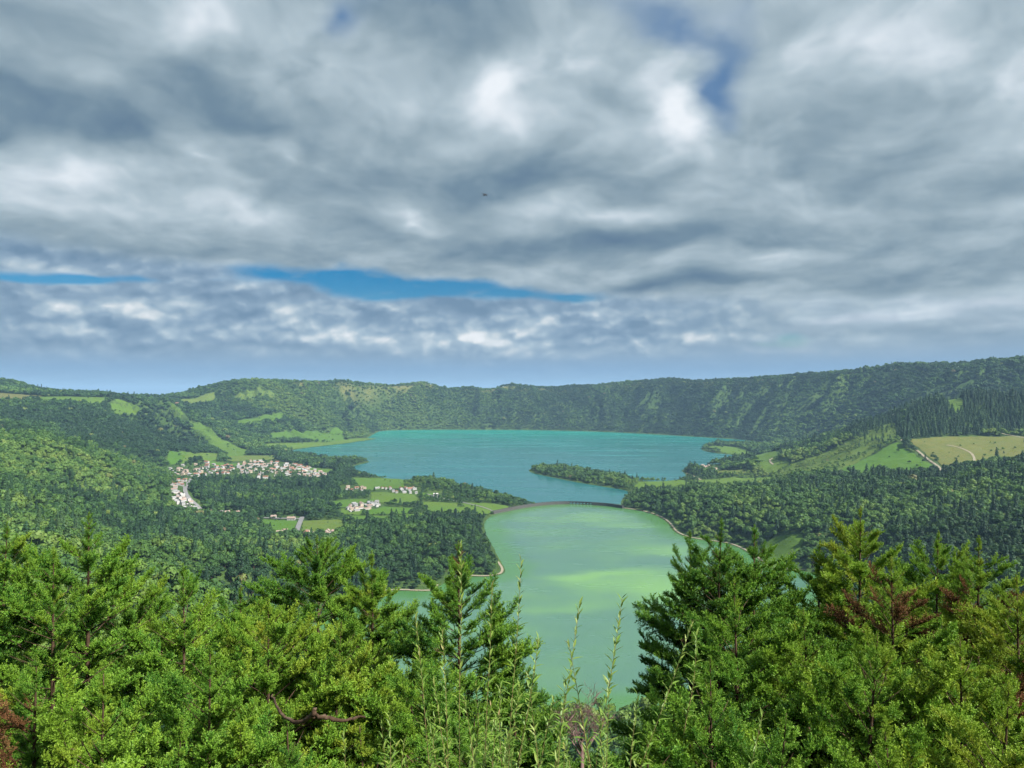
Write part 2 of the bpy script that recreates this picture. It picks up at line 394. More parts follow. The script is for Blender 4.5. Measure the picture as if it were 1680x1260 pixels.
# gullies run down the caldera wall
ang = np.arctan2(XX - 100, YY - 3300) * 2400
ang = ang + fbm(XX / 420, YY / 420, 3, 95) * 190
rad = np.hypot(XX - 100, YY - 3300)
gul = 1 - np.abs(fbm(ang / 300, rad / 1100 + 3, 3, 21)) * 2.2
gul2 = 1 - np.abs(fbm(ang / 110 + 5, rad / 520, 3, 31)) * 2.0
farw = smoothstep(2600, 3600, YY)
H = H + farw * STEEP * (gul * 48 + gul2 * 30 - 44) * (0.75 + 0.5 * fbm(ang / 700, rad / 900, 2, 91)) * smoothstep(0, 120, line_dist(XX, YY, [at(*p)[:2] for p in far_rim]))
rough = fbm(XX / 260, YY / 260, 5, 5) * 16 + fbm(XX / 90, YY / 90, 3, 9) * 5
H = H + rough * smoothstep(0.06, 0.35, SL) * smoothstep(20, 200, SD) * smoothstep(60, 400, YY) * (0.5 + 0.5 * (1 - farw))
_rimline = [at(*p)[:2] for p in far_rim]
land = np.maximum(H, np.where(YY > 6300, -400, 1.6)) + fbm(XX / 60, YY / 60, 2, 14) * 0.4
H = np.where(SD < 0, np.maximum(SD * 0.1, -6.0), SD * 0.1 + (land - SD * 0.1) * smoothstep(0, 70, SD))
H = np.where(SD > 70, land, H)
def ground(x, y):
    return bilin(GX, GY, H, np.asarray(x, float), np.asarray(y, float))
_T = np.concatenate((np.arange(250, 2600, 2.0), np.arange(2600, 6400, 4.0)))
def hit(px, py):
    """where the line of sight meets the land"""
    d = ray(px, py); t = _T / d[1]
    x, y, z = d[0] * t, _T, CAM_Z + d[2] * t
    below = np.nonzero(z < np.maximum(ground(x, y), 0.0))[0]
    i = below[0] if len(below) else len(_T) - 1
    return np.array((x[i], y[i], max(ground(x[i], y[i]), 0.0)))
def hits(poly): return [hit(*p) for p in poly]

# ------------------------------------------------------------------ object helpers
def link(o, parent=None):
    COL.objects.link(o)
    if parent is not None: o.parent = parent
    return o
def tag(o, label=None, cat=None, group=None, kind=None):
    for k, v in (('label', label), ('category', cat), ('group', group), ('kind', kind)):
        if v: o[k] = v
    return o
def mesh(name, verts, faces, mats=(), smooth_=False, attrs=None):
    me = bpy.data.meshes.new(name)
    verts = np.asarray(verts, np.float32)
    if isinstance(faces, np.ndarray):
        n, k = faces.shape
        me.vertices.add(len(verts)); me.vertices.foreach_set('co', verts.ravel())
        me.loops.add(n * k); me.loops.foreach_set('vertex_index', faces.astype(np.int32).ravel())
        me.polygons.add(n); me.polygons.foreach_set('loop_start', np.arange(0, n * k, k, dtype=np.int32))
        me.update(calc_edges=True)
    else:
        me.from_pydata([tuple(map(float, v)) for v in verts], [], faces)
    for m in mats: me.materials.append(m)
    if smooth_: me.polygons.foreach_set('use_smooth', np.ones(len(me.polygons), bool))
    for k, (dom, val) in (attrs or {}).items():
        a = me.attributes.new(k, 'FLOAT', dom); a.data.foreach_set('value', np.asarray(val, np.float32))
    me.update()
    return me
def obj(name, me, parent=None, loc=None):
    o = bpy.data.objects.new(name, me)
    if loc is not None: o.location = loc
    return link(o, parent)
def empty(name, loc, rz=0.0):
    o = bpy.data.objects.new(name, None); o.location = loc; o.rotation_euler = (0, 0, rz); o.empty_display_size = 0.1
    return link(o)
def new_mat(name):
    m = bpy.data.materials.new(name); m.use_nodes = True
    use(m.node_tree); NT.nodes.clear()
    return m
def out(shader, volume=None):
    o = NT.nodes.new('ShaderNodeOutputMaterial')
    if shader is not None: NT.links.new(shader, o.inputs[0])
    if volume is not None: NT.links.new(volume, o.inputs[1])
def principled(color, rough=0.8, spec=0.3, normal=None):
    b = NT.nodes.new('ShaderNodeBsdfPrincipled')
    if isinstance(color, tuple): b.inputs['Base Color'].default_value = (*color, 1)
    else: put(b.inputs['Base Color'], color)
    put(b.inputs['Roughness'], rough); put(b.inputs['Specular IOR Level'], spec)
    if normal is not None: put(b.inputs['Normal'], normal)
    return b.outputs[0]
def position():
    g = NT.nodes.new('ShaderNodeNewGeometry'); return g.outputs['Position']
def attr(name, typ='GEOMETRY'):
    a = NT.nodes.new('ShaderNodeAttribute'); a.attribute_name = name; a.attribute_type = typ
    return E(a.outputs['Fac'])
def bump(h, strength, dist):
    b = NT.nodes.new('ShaderNodeBump'); put(b.inputs['Strength'], strength); put(b.inputs['Distance'], dist); put(b.inputs['Height'], h)
    return b.outputs[0]

# ------------------------------------------------------------------ land cover: meadows and clearings, as outlines on the ground
def wobble(poly, amp=4.0, seed=0):
    """a hand-drawn edge: subdivide and disturb"""
    c_ = [np.array(q[:2]) for q in poly]
    p = []
    for i, q in enumerate(c_):                      # corners cut short, sides straight
        p += [q + (c_[i - 1] - q) * 0.08, q + (c_[(i + 1) % len(c_)] - q) * 0.08]
    outp = []
    for i, q in enumerate(p):
        r = p[(i + 1) % len(p)]
        n = max(1, int(np.hypot(*(r - q)) / 18))
        outp += [q + (r - q) * k / n for k in range(n)]
    w = np.array(outp)
    w = w + np.stack((vnoise(w[:, 0] / 25, w[:, 1] / 25, seed), vnoise(w[:, 0] / 25 + 40, w[:, 1] / 25, seed + 1)), 1) * amp
    return [q for q in w]
FIELDS = []      # (outline, colour tone 0 lush .. 1 dry)
for poly, tone in [
    ([(428, 853), (488, 855), (484, 870), (458, 874), (432, 864)], .10), ([(496, 855), (556, 853), (566, 862), (545, 873), (492, 873)], .45), ([(562, 863), (586, 864), (574, 874), (556, 873)], .05),
    ([(577, 784), (664, 786), (664, 801), (602, 805), (586, 794)], .22), ([(531, 824), (580, 819), (618, 820), (570, 833), (540, 832)], .15), ([(633, 831), (680, 835), (668, 843), (606, 845), (604, 837)], .12),
    ([(681, 809), (712, 809), (708, 816), (676, 813)], .15), ([(757, 826), (800, 826), (838, 831), (816, 840), (790, 846), (770, 838)], .3), ([(556, 835), (600, 838), (590, 846), (560, 845)], .3), ([(605, 808), (680, 812), (690, 822), (672, 829), (610, 824)], .35), ([(560, 846), (640, 848), (700, 842), (690, 852), (600, 858)], .15), ([(700, 832), (770, 832), (760, 842), (705, 842)], .25),
    ([(690, 824), (756, 826), (748, 833), (700, 832)], .35),
    ([(273, 677), (300, 687), (347, 707), (396, 738), (367, 747), (336, 722), (316, 704), (288, 692)], .28), ([(277, 744), (303, 744), (300, 756), (278, 757)], .08), ([(304, 743), (352, 746), (352, 753), (306, 756)], .38),
    ([(397, 690), (432, 684), (462, 679), (446, 693), (402, 698)], .2), ([(457, 712), (505, 710), (550, 712), (552, 722), (462, 721)], .15), ([(455, 728), (500, 727), (560, 723), (585, 719), (600, 722), (560, 728), (500, 734), (462, 737)], .35),
    ([(187, 663), (207, 661), (224, 679), (188, 676)], .3), ([(300, 657), (345, 647), (347, 657), (312, 665)], .5), ([(393, 647), (443, 643), (444, 653), (400, 656)], .45), ([(0, 646), (62, 650), (40, 656), (0, 657)], .8),
    ([(75, 652), (190, 653), (230, 657), (150, 661), (90, 658)], .3), ([(350, 760), (400, 762), (398, 766), (352, 766)], .12), ([(380, 749), (445, 748), (446, 754), (384, 756)], .5), ([(495, 768), (545, 771), (540, 778), (500, 776)], .2), ([(410, 787), (455, 787), (450, 793), (412, 793)], .2),
    ([(1157, 738), (1172, 731), (1220, 736), (1284, 741), (1278, 757), (1240, 755), (1230, 748), (1190, 744)], .3), ([(1140, 788), (1200, 784), (1262, 782), (1265, 790), (1180, 799), (1140, 797)], .35), ([(1170, 772), (1225, 768), (1235, 776), (1180, 780)], .55),
    ([(1046, 791), (1075, 790), (1120, 787), (1150, 797), (1110, 803), (1040, 801)], .3), ([(1240, 758), (1290, 757), (1300, 768), (1250, 776)], .35),
    ([(1353, 781), (1420, 752), (1473, 726), (1500, 744), (1540, 770), (1517, 778), (1420, 781)], .12), ([(1487, 721), (1560, 716), (1690, 716), (1690, 757), (1640, 760), (1590, 768), (1556, 774), (1538, 757), (1510, 738)], .72),
    ([(1548, 659), (1560, 656), (1580, 678), (1564, 678)], .35), ([(1255, 890), (1280, 880), (1318, 878), (1320, 892), (1300, 918), (1262, 934), (1250, 915)], .25)]:
    w_ = [np.array(q[:2]) for q in hits(poly)]
    if np.mean([q[0] for q in poly]) < 620 and np.mean([q[1] for q in w_]) > 2450:      # far pastures reach in under the edge of the wood
        m_ = np.mean(w_, axis=0); w_ = [m_ + (q - m_) * 1.3 for q in w_]
    FIELDS.append((wobble(w_, 5.0, len(FIELDS)), tone))
SCRUB = wobble(hits([(1268, 771), (1340, 749), (1405, 721), (1465, 693), (1474, 723), (1420, 751), (1352, 781), (1290, 783)]), 8.0, 70)   # open scrub on the flank of the right hill
FIELDS.append((SCRUB, .42))
ROADS = [  # (centre line seen in the photograph, width, material)
    ([(313, 786), (308, 793), (303, 804), (305, 812), (314, 823), (330, 838), (345, 842), (392, 846), (440, 851), (498, 852)], 9.0, 'asphalt'),
    ([(496, 849), (491, 860), (484, 880)], 10.0, 'asphalt'),
    ([(1477, 722), (1496, 734), (1513, 746), (1537, 763), (1546, 775), (1549, 784)], 6.5, 'dirt'),
    ([(1553, 731), (1572, 734), (1590, 741), (1600, 752), (1596, 764)], 5.5, 'dirt'),
    ([(1623, 706), (1645, 712), (1680, 719), (1700, 722)], 6.0, 'dirt'),
    ([(700, 811), (722, 818), (760, 825), (790, 832), (812, 841)], 5.0, 'asphalt'),
    ([(1127, 777), (1140, 783), (1150, 788)], 7.0, 'dirt'),
    ([(1268, 752), (1262, 757), (1268, 763)], 6.0, 'dirt')]
ROADS = [(chaikin(hits(l), 2, False), w, m) for l, w, m in ROADS]
def shore_line(poly, i0, i1, inset):
    p = chaikin(poly[i0:i1], 3, False)
    q = []
    for i, a in enumerate(p):
        t = p[min(i + 1, len(p) - 1)] - p[max(i - 1, 0)]; t /= np.linalg.norm(t) + 1e-9
        q.append(a + np.array((t[1], -t[0])) * inset * SHORE_SIDE)
    return q
SHORE_SIDE = 1
_a, _b = GREEN[5], GREEN[6]
_t = (_b - _a)[:2]; _n = np.array((_t[1], -_t[0])); _n /= np.linalg.norm(_n)
_probe = (_a + _b)[:2] / 2 + _n * 8
if in_poly(np.array([_probe[0]]), np.array([_probe[1]]), [g[:2] for g in GREEN])[0]: SHORE_SIDE = -1
PATHS = [(shore_line(GREEN, 5, 10, 4.5), 4.0), (shore_line(GREEN, 11, 16, 4.5), 4.0), (shore_line(GREEN, 27, 41, 5.0), 3.4)]
def meadow_mask(x, y, grow=0.0):
    m = np.zeros(x.shape, bool)
    for poly, _ in FIELDS:
        p = np.array(poly)
        lo, hi = p.min(0) - 30, p.max(0) + 30
        k = (x > lo[0]) & (x < hi[0]) & (y > lo[1]) & (y < hi[1])
        if k.any():
            r = in_poly(x[k], y[k], poly)
            if grow: r |= line_dist(x[k], y[k], poly, True) < grow
            m[k] |= r
    return m
RIM_D = line_dist(XX, YY, _rimline)
BARE = np.clip(smoothstep(95, 15, RIM_D) * (0.42 + 1.0 * fbm(XX / 140, YY / 140, 3, 77)), 0, 1) * (0.3 + 0.7 * smoothstep(800, 200, XX))
OPEN = BARE

# ------------------------------------------------------------------ ground materials
m_land = new_mat('land')
pos = position()
n1 = noise(pos, 0.012, 4.0, 0.6); n2 = noise(pos, 0.09, 5.0, 0.6)
c = ramp(n1 * 0.5 + n2 * 0.5, [(0.3, (0.025, 0.048, 0.016)), (0.5, (0.045, 0.085, 0.022)), (0.7, (0.085, 0.125, 0.032))])
c = mixc(attr('bare') * smooth(n2, 0.25, 0.6), c, (0.165, 0.155, 0.052))
out(principled(c, 0.95, 0.1, bump(n2, 0.6, 4.0)))
m_grass = new_mat('meadow_grass')
pos = position()
n1 = noise(pos, 0.02, 4.0, 0.6); n2 = noise(pos, 0.25, 5.0, 0.65)
tone = attr('tone') + (n1 - 0.5) * 0.35
c = ramp(tone, [(0.0, (0.060, 0.145, 0.018)), (0.35, (0.090, 0.152, 0.025)), (0.6, (0.115, 0.138, 0.034)), (0.9, (0.145, 0.130, 0.045))])
c = mixc(smooth(n2, 0.42, 0.7) * 0.45, c, (0.04, 0.085, 0.018))
n3 = noise(pos, 0.055, 4.0, 0.6)
c = mixc(smooth(n3, 0.52, 0.66) * 0.32, c, (0.05, 0.10, 0.02))
out(principled(c, 0.95, 0.1, bump(n2, 0.5, 1.0)))
m_asphalt = new_mat('asphalt')
n2 = noise(position(), 0.6, 4.0, 0.6)
out(principled(ramp(n2, [(0.3, (0.14, 0.14, 0.145)), (0.7, (0.22, 0.22, 0.22))]), 0.9, 0.2))
m_dirt = new_mat('dirt_track')
n2 = noise(position(), 0.4, 5.0, 0.6)
out(principled(ramp(n2, [(0.3, (0.20, 0.17, 0.12)), (0.7, (0.33, 0.30, 0.23))]), 0.95, 0.1))

# ------------------------------------------------------------------ land
ny, nx = XX.shape
idx = np.arange(ny * nx).reshape(ny, nx)
quads = np.stack((idx[:-1, :-1], idx[:-1, 1:], idx[1:, 1:], idx[1:, :-1]), -1).reshape(-1, 4)
me = mesh('land', np.stack((XX, YY, H), -1).reshape(-1, 3), quads, [m_land], True, {'bare': ('POINT', BARE.ravel())})
tag(obj('land', me), kind='structure')
def drape_poly(name, poly, lift, mat, tone=None, step=12.0):
    """a sheet cut to an outline and laid on the land"""
    bm = bmesh.new()
    vs_ = [bm.verts.new((q[0], q[1], 0)) for q in poly]
    f = bm.faces.new(vs_)
    bmesh.ops.triangulate(bm, faces=[f])
    p = np.array(poly); lo, hi = p.min(0), p.max(0)
    for ax in (0, 1):
        for v in np.arange(math.ceil(lo[ax] / step) * step, hi[ax], step):
            bmesh.ops.bisect_plane(bm, geom=bm.verts[:] + bm.edges[:] + bm.faces[:], plane_co=(v, v, 0), plane_no=(1 - ax, ax, 0))
    co = np.array([v.co[:] for v in bm.verts])
    z = np.maximum(ground(co[:, 0], co[:, 1]), 0.15) + lift
    for v, zz in zip(bm.verts, z): v.co.z = zz
    for f in bm.faces:
        if f.normal.z < 0: f.normal_flip()
    me = bpy.data.meshes.new(name); bm.to_mesh(me); bm.free()
    me.materials.append(mat)
    if tone is not None:
        a = me.attributes.new('tone', 'FLOAT', 'POINT'); a.data.foreach_set('value', np.full(len(me.vertices), tone, np.float32))
    return obj(name, me)
for poly, tone in FIELDS:
    tag(drape_poly('meadow', poly, 0.9, m_grass, tone), kind='structure')
def strip(name, line, width, lift, mat):
    p = [np.array(q[:2]) for q in line]
    fine = []
    for a, b in zip(p[:-1], p[1:]):
        n = max(1, int(np.linalg.norm(b - a) / 8)); fine += [a + (b - a) * k / n for k in range(n)]
    fine.append(p[-1]); p = np.array(fine)
    t = np.gradient(p, axis=0); t /= np.linalg.norm(t, axis=1)[:, None] + 1e-9
    nrm_ = np.stack((t[:, 1], -t[:, 0]), 1)
    cols = []
    for k in (-1, -.33, .33, 1):
        q = p + nrm_ * (width / 2 * k)
        cols.append(np.stack((q[:, 0], q[:, 1], np.maximum(ground(q[:, 0], q[:, 1]), .2) + lift), 1))
    v = np.stack(cols, 1); n = len(p)
    z = v[:, :, 2].max(1); v[:, :, 2] = np.maximum(v[:, :, 2], z[:, None] - 0.8)
    ids = np.arange(n * 4).reshape(n, 4)
    q = np.stack((ids[:-1, :-1], ids[1:, :-1], ids[1:, 1:], ids[:-1, 1:]), -1).reshape(-1, 4)
    me = mesh(name, v.reshape(-1, 3), q, [mat])
    if me.polygons[0].normal.z < 0: me.flip_normals()
    return tag(obj(name, me), kind='structure')
for line, w, m in ROADS:
    strip('road' if m == 'asphalt' else 'dirt_road', line, w, 1.5, m_asphalt if m == 'asphalt' else m_dirt)
for line, w in PATHS:
    strip('shore_path', line, w, 0.5, m_dirt)

# ------------------------------------------------------------------ water
def water_mat(name, kind):
    m = new_mat(name)
    pos = position()
    s = NT.nodes.new('ShaderNodeSeparateXYZ'); NT.links.new(pos, s.inputs[0])
    X, Y = E(s.outputs[0]), E(s.outputs[1])
    wv = noise(vec(X, Y * 0.6), 0.25, 3.0, 0.6)
    big = noise(vec(X * 0.5, Y), 0.004, 5.0, 0.55, 0.4)
    if kind == 'blue':
        t = (Y - 2000.0) / 3400.0 + (big - 0.5) * 0.5
        c = ramp(t, [(0.0, (0.014, 0.112, 0.118)), (0.45, (0.016, 0.130, 0.130)), (0.72, (0.010, 0.165, 0.150)), (0.90, (0.005, 0.235, 0.190))])
        streak = noise(vec(X * 0.12 + 30.0, Y), 0.006, 4.0, 0.5)
        c = mixc(smooth(streak, 0.58, 0.74) * 0.5, c, (0.03, 0.30, 0.28))
    else:
        bloom = noise(vec(X * 0.45 + 11.0, Y * 0.55), 0.0075, 4.0, 0.5, 0.6)
        edge = noise(vec(X, Y), 0.01, 3.0, 0.5)
        c = ramp(bloom * 0.6 + edge * 0.4, [(0.30, (0.060, 0.142, 0.112)), (0.50, (0.072, 0.166, 0.104)), (0.66, (0.090, 0.200, 0.088))])
        # algae drifts where the wind has gathered it
        drift = None
        for bx, by, sx, sy, w in ((215, 1120, 140, 100, 1.0), (130, 1200, 90, 26, .7), (170, 1740, 130, 60, .7), (260, 1640, 110, 40, .6), (285, 1390, 70, 60, .7), (60, 1000, 120, 50, .5)):
            p, q = (X + (edge - 0.5) * 180.0 - bx) / sx, (Y + (bloom - 0.5) * 320.0 - by) / sy
            g = mth('EXPONENT', -(p * p + q * q)) * w
            drift = g if drift is None else drift + g
        c = mixc(smooth(drift * (0.35 + bloom * 1.0), 0.04, 1.0), c, (0.142, 0.292, 0.086))
        c = mixc(smooth(noise(vec(X * 0.35 + 77.0, Y), 0.012, 4.0, 0.55), 0.55, 0.70) * 0.35, c, (0.085, 0.185, 0.15))
        sh = attr('shore')
        c = mixc(smooth(sh + (edge - 0.5) * 0.5, 0.25, 0.85) * 0.75, c, (0.055, 0.165, 0.03))
    wind = noise(vec(X * 0.22, Y + X * 0.1), 0.011, 5.0, 0.6)
    c = mixc(smooth(wind, 0.35, 0.75) * (0.06 if kind == 'blue' else 0.05), c, (0.15, 0.26, 0.27))
    out(principled(c, smooth(wind, 0.35, 0.7, 0.18, 0.30), 0.18, bump(wv, 0.09, 0.8)))
    return m
def water_sheet(name, poly, z, mat):
    p = np.array([q[:2] for q in poly]); lo, hi = p.min(0) - 25, p.max(0) + 25
    gx, gy_ = np.arange(lo[0], hi[0], 24.0), np.arange(lo[1], hi[1], 24.0)
    X, Y = np.meshgrid(gx, gy_)
    inside = in_poly(X, Y, poly); d = line_dist(X, Y, poly, True)
    sd = np.where(inside, d, -d)
    ids = np.arange(X.size).reshape(X.shape)
    q = np.stack((ids[:-1, :-1], ids[:-1, 1:], ids[1:, 1:], ids[1:, :-1]), -1).reshape(-1, 4)
    keep = (sd.ravel()[q] > (-30 if name != 'green_lake' else -26)).any(1)
    q = q[keep]
    used = np.unique(q); remap = np.full(X.size, -1); remap[used] = np.arange(len(used))
    v = np.stack((X.ravel(), Y.ravel(), np.full(X.size, z)), 1)[used]
    return tag(obj(name, mesh(name, v, remap[q], [mat], False, {'shore': ('POINT', np.clip(1 - sd.ravel()[used] / 90, 0, 1))})), kind='structure')
water_sheet('green_lake', GREEN_S, 0.0, water_mat('green_water', 'green'))
water_sheet('blue_lake', BLUE_S, -0.05, water_mat('blue_water', 'blue'))
# the ocean beyond the rim, on the curve of the earth
m_sea = new_mat('sea_water')
out(principled((0.02, 0.06, 0.12), 0.3, 0.2, bump(noise(position(), 0.02, 3.0, 0.6), 0.1, 4.0)))
rr = np.concatenate(([0], np.geomspace(5000, 84000, 24))); aa = np.linspace(0, 2 * np.pi, 97)[:-1]
v, f = [(0, 0, -260.0)], []
for i, r_ in enumerate(rr[1:]):
    for a in aa: v.append((r_ * math.sin(a), r_ * math.cos(a), -260 - r_ * r_ / (2 * 6371000)))
for k in range(96): f.append((0, 1 + (k + 1) % 96, 1 + k))
for i in range(len(rr) - 2):
    for k in range(96):
        a, b = 1 + i * 96 + k, 1 + i * 96 + (k + 1) % 96
        f.append((a, b, b + 96, a + 96))
tag(obj('sea', mesh('sea', v, f, [m_sea], True)), kind='structure')
# ------------------------------------------------------------------ foliage materials
def leaf_mat(name, stops, trans=0.25, var=0.35, rough=0.6, inner=None):
    """stops: colours along the tree's own tint, 0..1"""
    m = new_mat(name)
    t = attr('tint', 'INSTANCER')
    oi = NT.nodes.new('ShaderNodeObjectInfo')
    rnd = E(oi.outputs['Random'])
    n = noise(position(), 0.35 if inner is None else 2.2, 3.0, 0.6)
    f = t + (rnd - 0.5) * var * 0.7 + (n - 0.5) * 0.35
    c = ramp(f, stops)
    if inner is not None:                       # young growth at the tips of the sprays is paler
        c = mixc(smooth(attr('tip'), 0.35, 1.0) * 0.8, c, inner)
    d = NT.nodes.new('ShaderNodeBsdfPrincipled'); put(d.inputs['Base Color'], c)
    d.inputs['Roughness'].default_value = rough; d.inputs['Specular IOR Level'].default_value = 0.25
    tr = NT.nodes.new('ShaderNodeBsdfTranslucent'); put(tr.inputs[0], mixc(0.6, c, (0.16, 0.26, 0.02)))
    mx = NT.nodes.new('ShaderNodeMixShader'); mx.inputs[0].default_value = trans
    NT.links.new(d.outputs[0], mx.inputs[1]); NT.links.new(tr.outputs[0], mx.inputs[2])
    out(mx.outputs[0])
    return m
m_broad = leaf_mat('broadleaf_foliage', [(0.0, (0.018, 0.052, 0.020)), (0.25, (0.036, 0.094, 0.026)), (0.5, (0.072, 0.155, 0.032)), (0.75, (0.13, 0.22, 0.042)), (0.97, (0.19, 0.25, 0.055)), (1.0, (0.16, 0.14, 0.07))], 0.2)
m_conif = leaf_mat('conifer_foliage', [(0.0, (0.014, 0.045, 0.022)), (0.5, (0.032, 0.085, 0.032)), (1.0, (0.075, 0.14, 0.036))], 0.12)
m_bark = new_mat('bark')
n = noise(position(), 6.0, 5.0, 0.65)
out(principled(ramp(n, [(0.3, (0.035, 0.022, 0.014)), (0.55, (0.08, 0.05, 0.032)), (0.75, (0.15, 0.11, 0.08))]), 0.9, 0.15, bump(n, 0.6, 0.02)))

# ------------------------------------------------------------------ tree shapes
def leaf_quads(P, N, size, r, asp=(0.55, 1.0)):
    """one small leaf-cluster face per point P, facing about N"""
    n = len(P)
    a = np.cross(N, r.normal(size=(n, 3))); a /= np.linalg.norm(a, axis=1)[:, None] + 1e-9
    b = np.cross(N, a); b /= np.linalg.norm(b, axis=1)[:, None] + 1e-9
    s = size * r.uniform(0.6, 1.3, n)[:, None]; t = s * r.uniform(*asp, n)[:, None]
    bow = N * (s * 0.22)
    v = np.stack((P - a * s, P - b * t + bow, P + a * s, P + b * t + bow), 1).reshape(-1, 3)
    return v, np.arange(4 * n).reshape(n, 4)
def broad_crown(seed, n, size, h=11.0, rad=4.6, lobes=8):
    r = np.random.default_rng(seed)
    c = []
    for k in range(lobes):
        a, q = r.uniform(0, 6.283), math.sqrt(r.uniform(0, 1)) * 0.62
        z = h * (0.45 + 0.36 * r.uniform() * (1.2 - q))
        c.append((math.cos(a) * q * rad, math.sin(a) * q * rad, z, rad * r.uniform(0.40, 0.62)))
    c = np.array(c)
    k = r.choice(len(c), n, p=c[:, 3] ** 2 / (c[:, 3] ** 2).sum())
    d = r.normal(size=(n, 3)); d[:, 2] = np.abs(d[:, 2]) * 1.0 - 0.28; d /= np.linalg.norm(d, axis=1)[:, None]
    rr_ = c[k, 3] * r.uniform(0.72, 1.08, n)
    P = c[k, :3] + d * rr_[:, None] * np.array((1, 1, 0.82))
    N = d + r.normal(size=(n, 3)) * 0.24; N /= np.linalg.norm(N, axis=1)[:, None]
    return leaf_quads(P, N, size, r)
def conifer_crown(seed, n, size, h=16.0, rad=3.3):
    r = np.random.default_rng(seed)
    f = r.uniform(0, 1, n) ** 0.62                  # 0 at the top
    tier = 0.75 + 0.35 * np.abs(np.sin(f * 21 + r.uniform(0, 0.5, n)))
    a = r.uniform(0, 6.283, n)
    lobe = 1 + 0.22 * np.sin(a * 3 + f * 5 + seed) + 0.12 * np.sin(a * 7 + f * 17)
    q = rad * (f * 0.92 + 0.05) * tier * lobe * r.uniform(0.65, 1.05, n)
    P = np.stack((np.cos(a) * q, np.sin(a) * q, h * (1 - f * 0.86)), 1)
    N = np.stack((np.cos(a), np.sin(a), np.full(n, 0.75)), 1) + r.normal(size=(n, 3)) * 0.4
    N /= np.linalg.norm(N, axis=1)[:, None]
    return leaf_quads(P, N, size, r, (0.4, 0.8))
def tube(path, radii, sides=6):
    v, f = [], []
    path = [np.array(p, float) for p in path]
    for i, p in enumerate(path):
        t = path[min(i + 1, len(path) - 1)] - path[max(i - 1, 0)]; t /= np.linalg.norm(t) + 1e-9
        u = np.cross(t, (0.31, 0.95, 0.05)); u /= np.linalg.norm(u) + 1e-9; w = np.cross(t, u)
        for k in range(sides):
            an = 6.28318 * k / sides
            v.append(p + (u * math.cos(an) + w * math.sin(an)) * radii[i])
    for i in range(len(path) - 1):
        for k in range(sides):
            a, b = i * sides + k, i * sides + (k + 1) % sides
            f.append((a, b, b + sides, a + sides))
    f.append(tuple(range(sides))[::-1]); f.append(tuple(range((len(path) - 1) * sides, len(path) * sides)))
    return v, f
class Parts:
    """gathers several pieces into one mesh"""
    def __init__(s): s.v, s.f = [], []
    def add(s, vf):
        o = len(s.v); s.v += list(vf[0]); s.f += [tuple(int(i) + o for i in q) for q in vf[1]]
        return s
    def mesh(s, name, mat, smooth_=False): return mesh(name, s.v, s.f, [mat], smooth_)
def tree_trunk(h, rad, seed):
    r = np.random.default_rng(seed); p = Parts()
    p.add(tube([(0, 0, -2.0), (0.1, 0, h * 0.3), (0.2, 0.1, h * 0.6), (0.1, 0.1, h * 0.88)], [0.30, 0.24, 0.15, 0.04], 6))
    for k in range(6):
        a = k * 1.1 + r.uniform(0, 0.8); z = h * (0.34 + 0.07 * k)
        p.add(tube([(0.15, 0.05, z), (math.cos(a) * rad * .35, math.sin(a) * rad * .35, z + h * .10), (math.cos(a) * rad * .62, math.sin(a) * rad * .62, z + h * .16)], [0.11, 0.07, 0.03], 4))
    return p.mesh('trunk', m_bark)
def template(name, vf, mat):
    return bpy.data.objects.new(name, mesh(name, vf[0], vf[1], [mat]))   # a shape for scattering; never linked to the scene itself
T_BROAD = [template('broadleaf_shape', broad_crown(s, 330, 0.85), m_broad) for s in (1, 2, 3, 4)]
T_BROAD_FAR = [template('far_broadleaf_shape', broad_crown(s, 120, 1.45), m_broad) for s in (5, 6, 7)]
T_CONIF = [template('conifer_shape', conifer_crown(s, 300, 0.85), m_conif) for s in (1, 2, 3)]
T_CONIF_FAR = [template('far_conifer_shape', conifer_crown(s, 110, 1.4), m_conif) for s in (5, 6)]

# ------------------------------------------------------------------ scattering
def scatter_group(templates):
    g = bpy.data.node_groups.new('scatter', 'GeometryNodeTree')
    g.interface.new_socket('Geometry', in_out='INPUT', socket_type='NodeSocketGeometry')
    g.interface.new_socket('Geometry', in_out='OUTPUT', socket_type='NodeSocketGeometry')
    gi, go = g.nodes.new('NodeGroupInput'), g.nodes.new('NodeGroupOutput')
    join = g.nodes.new('GeometryNodeJoinGeometry')
    for t in templates:
        oi = g.nodes.new('GeometryNodeObjectInfo'); oi.inputs['Object'].default_value = t; oi.inputs['As Instance'].default_value = False
        gt = g.nodes.new('GeometryNodeGeometryToInstance')
        g.links.new(oi.outputs['Geometry'], gt.inputs[0]); g.links.new(gt.outputs[0], join.inputs[0])
    ip = g.nodes.new('GeometryNodeInstanceOnPoints')
    ip.inputs['Pick Instance'].default_value = True
    g.links.new(gi.outputs[0], ip.inputs['Points']); g.links.new(join.outputs[0], ip.inputs['Instance'])
    def named(n, t):
        a = g.nodes.new('GeometryNodeInputNamedAttribute'); a.data_type = t; a.inputs[0].default_value = n
        return a.outputs['Attribute']
    er = g.nodes.new('FunctionNodeEulerToRotation')
    g.links.new(named('rot', 'FLOAT_VECTOR'), er.inputs[0])
    g.links.new(named('pick', 'INT'), ip.inputs['Instance Index'])
    g.links.new(er.outputs[0], ip.inputs['Rotation'])
    g.links.new(named('scl', 'FLOAT_VECTOR'), ip.inputs['Scale'])
    g.links.new(ip.outputs[0], go.inputs[0])
    return g
_groups = {}
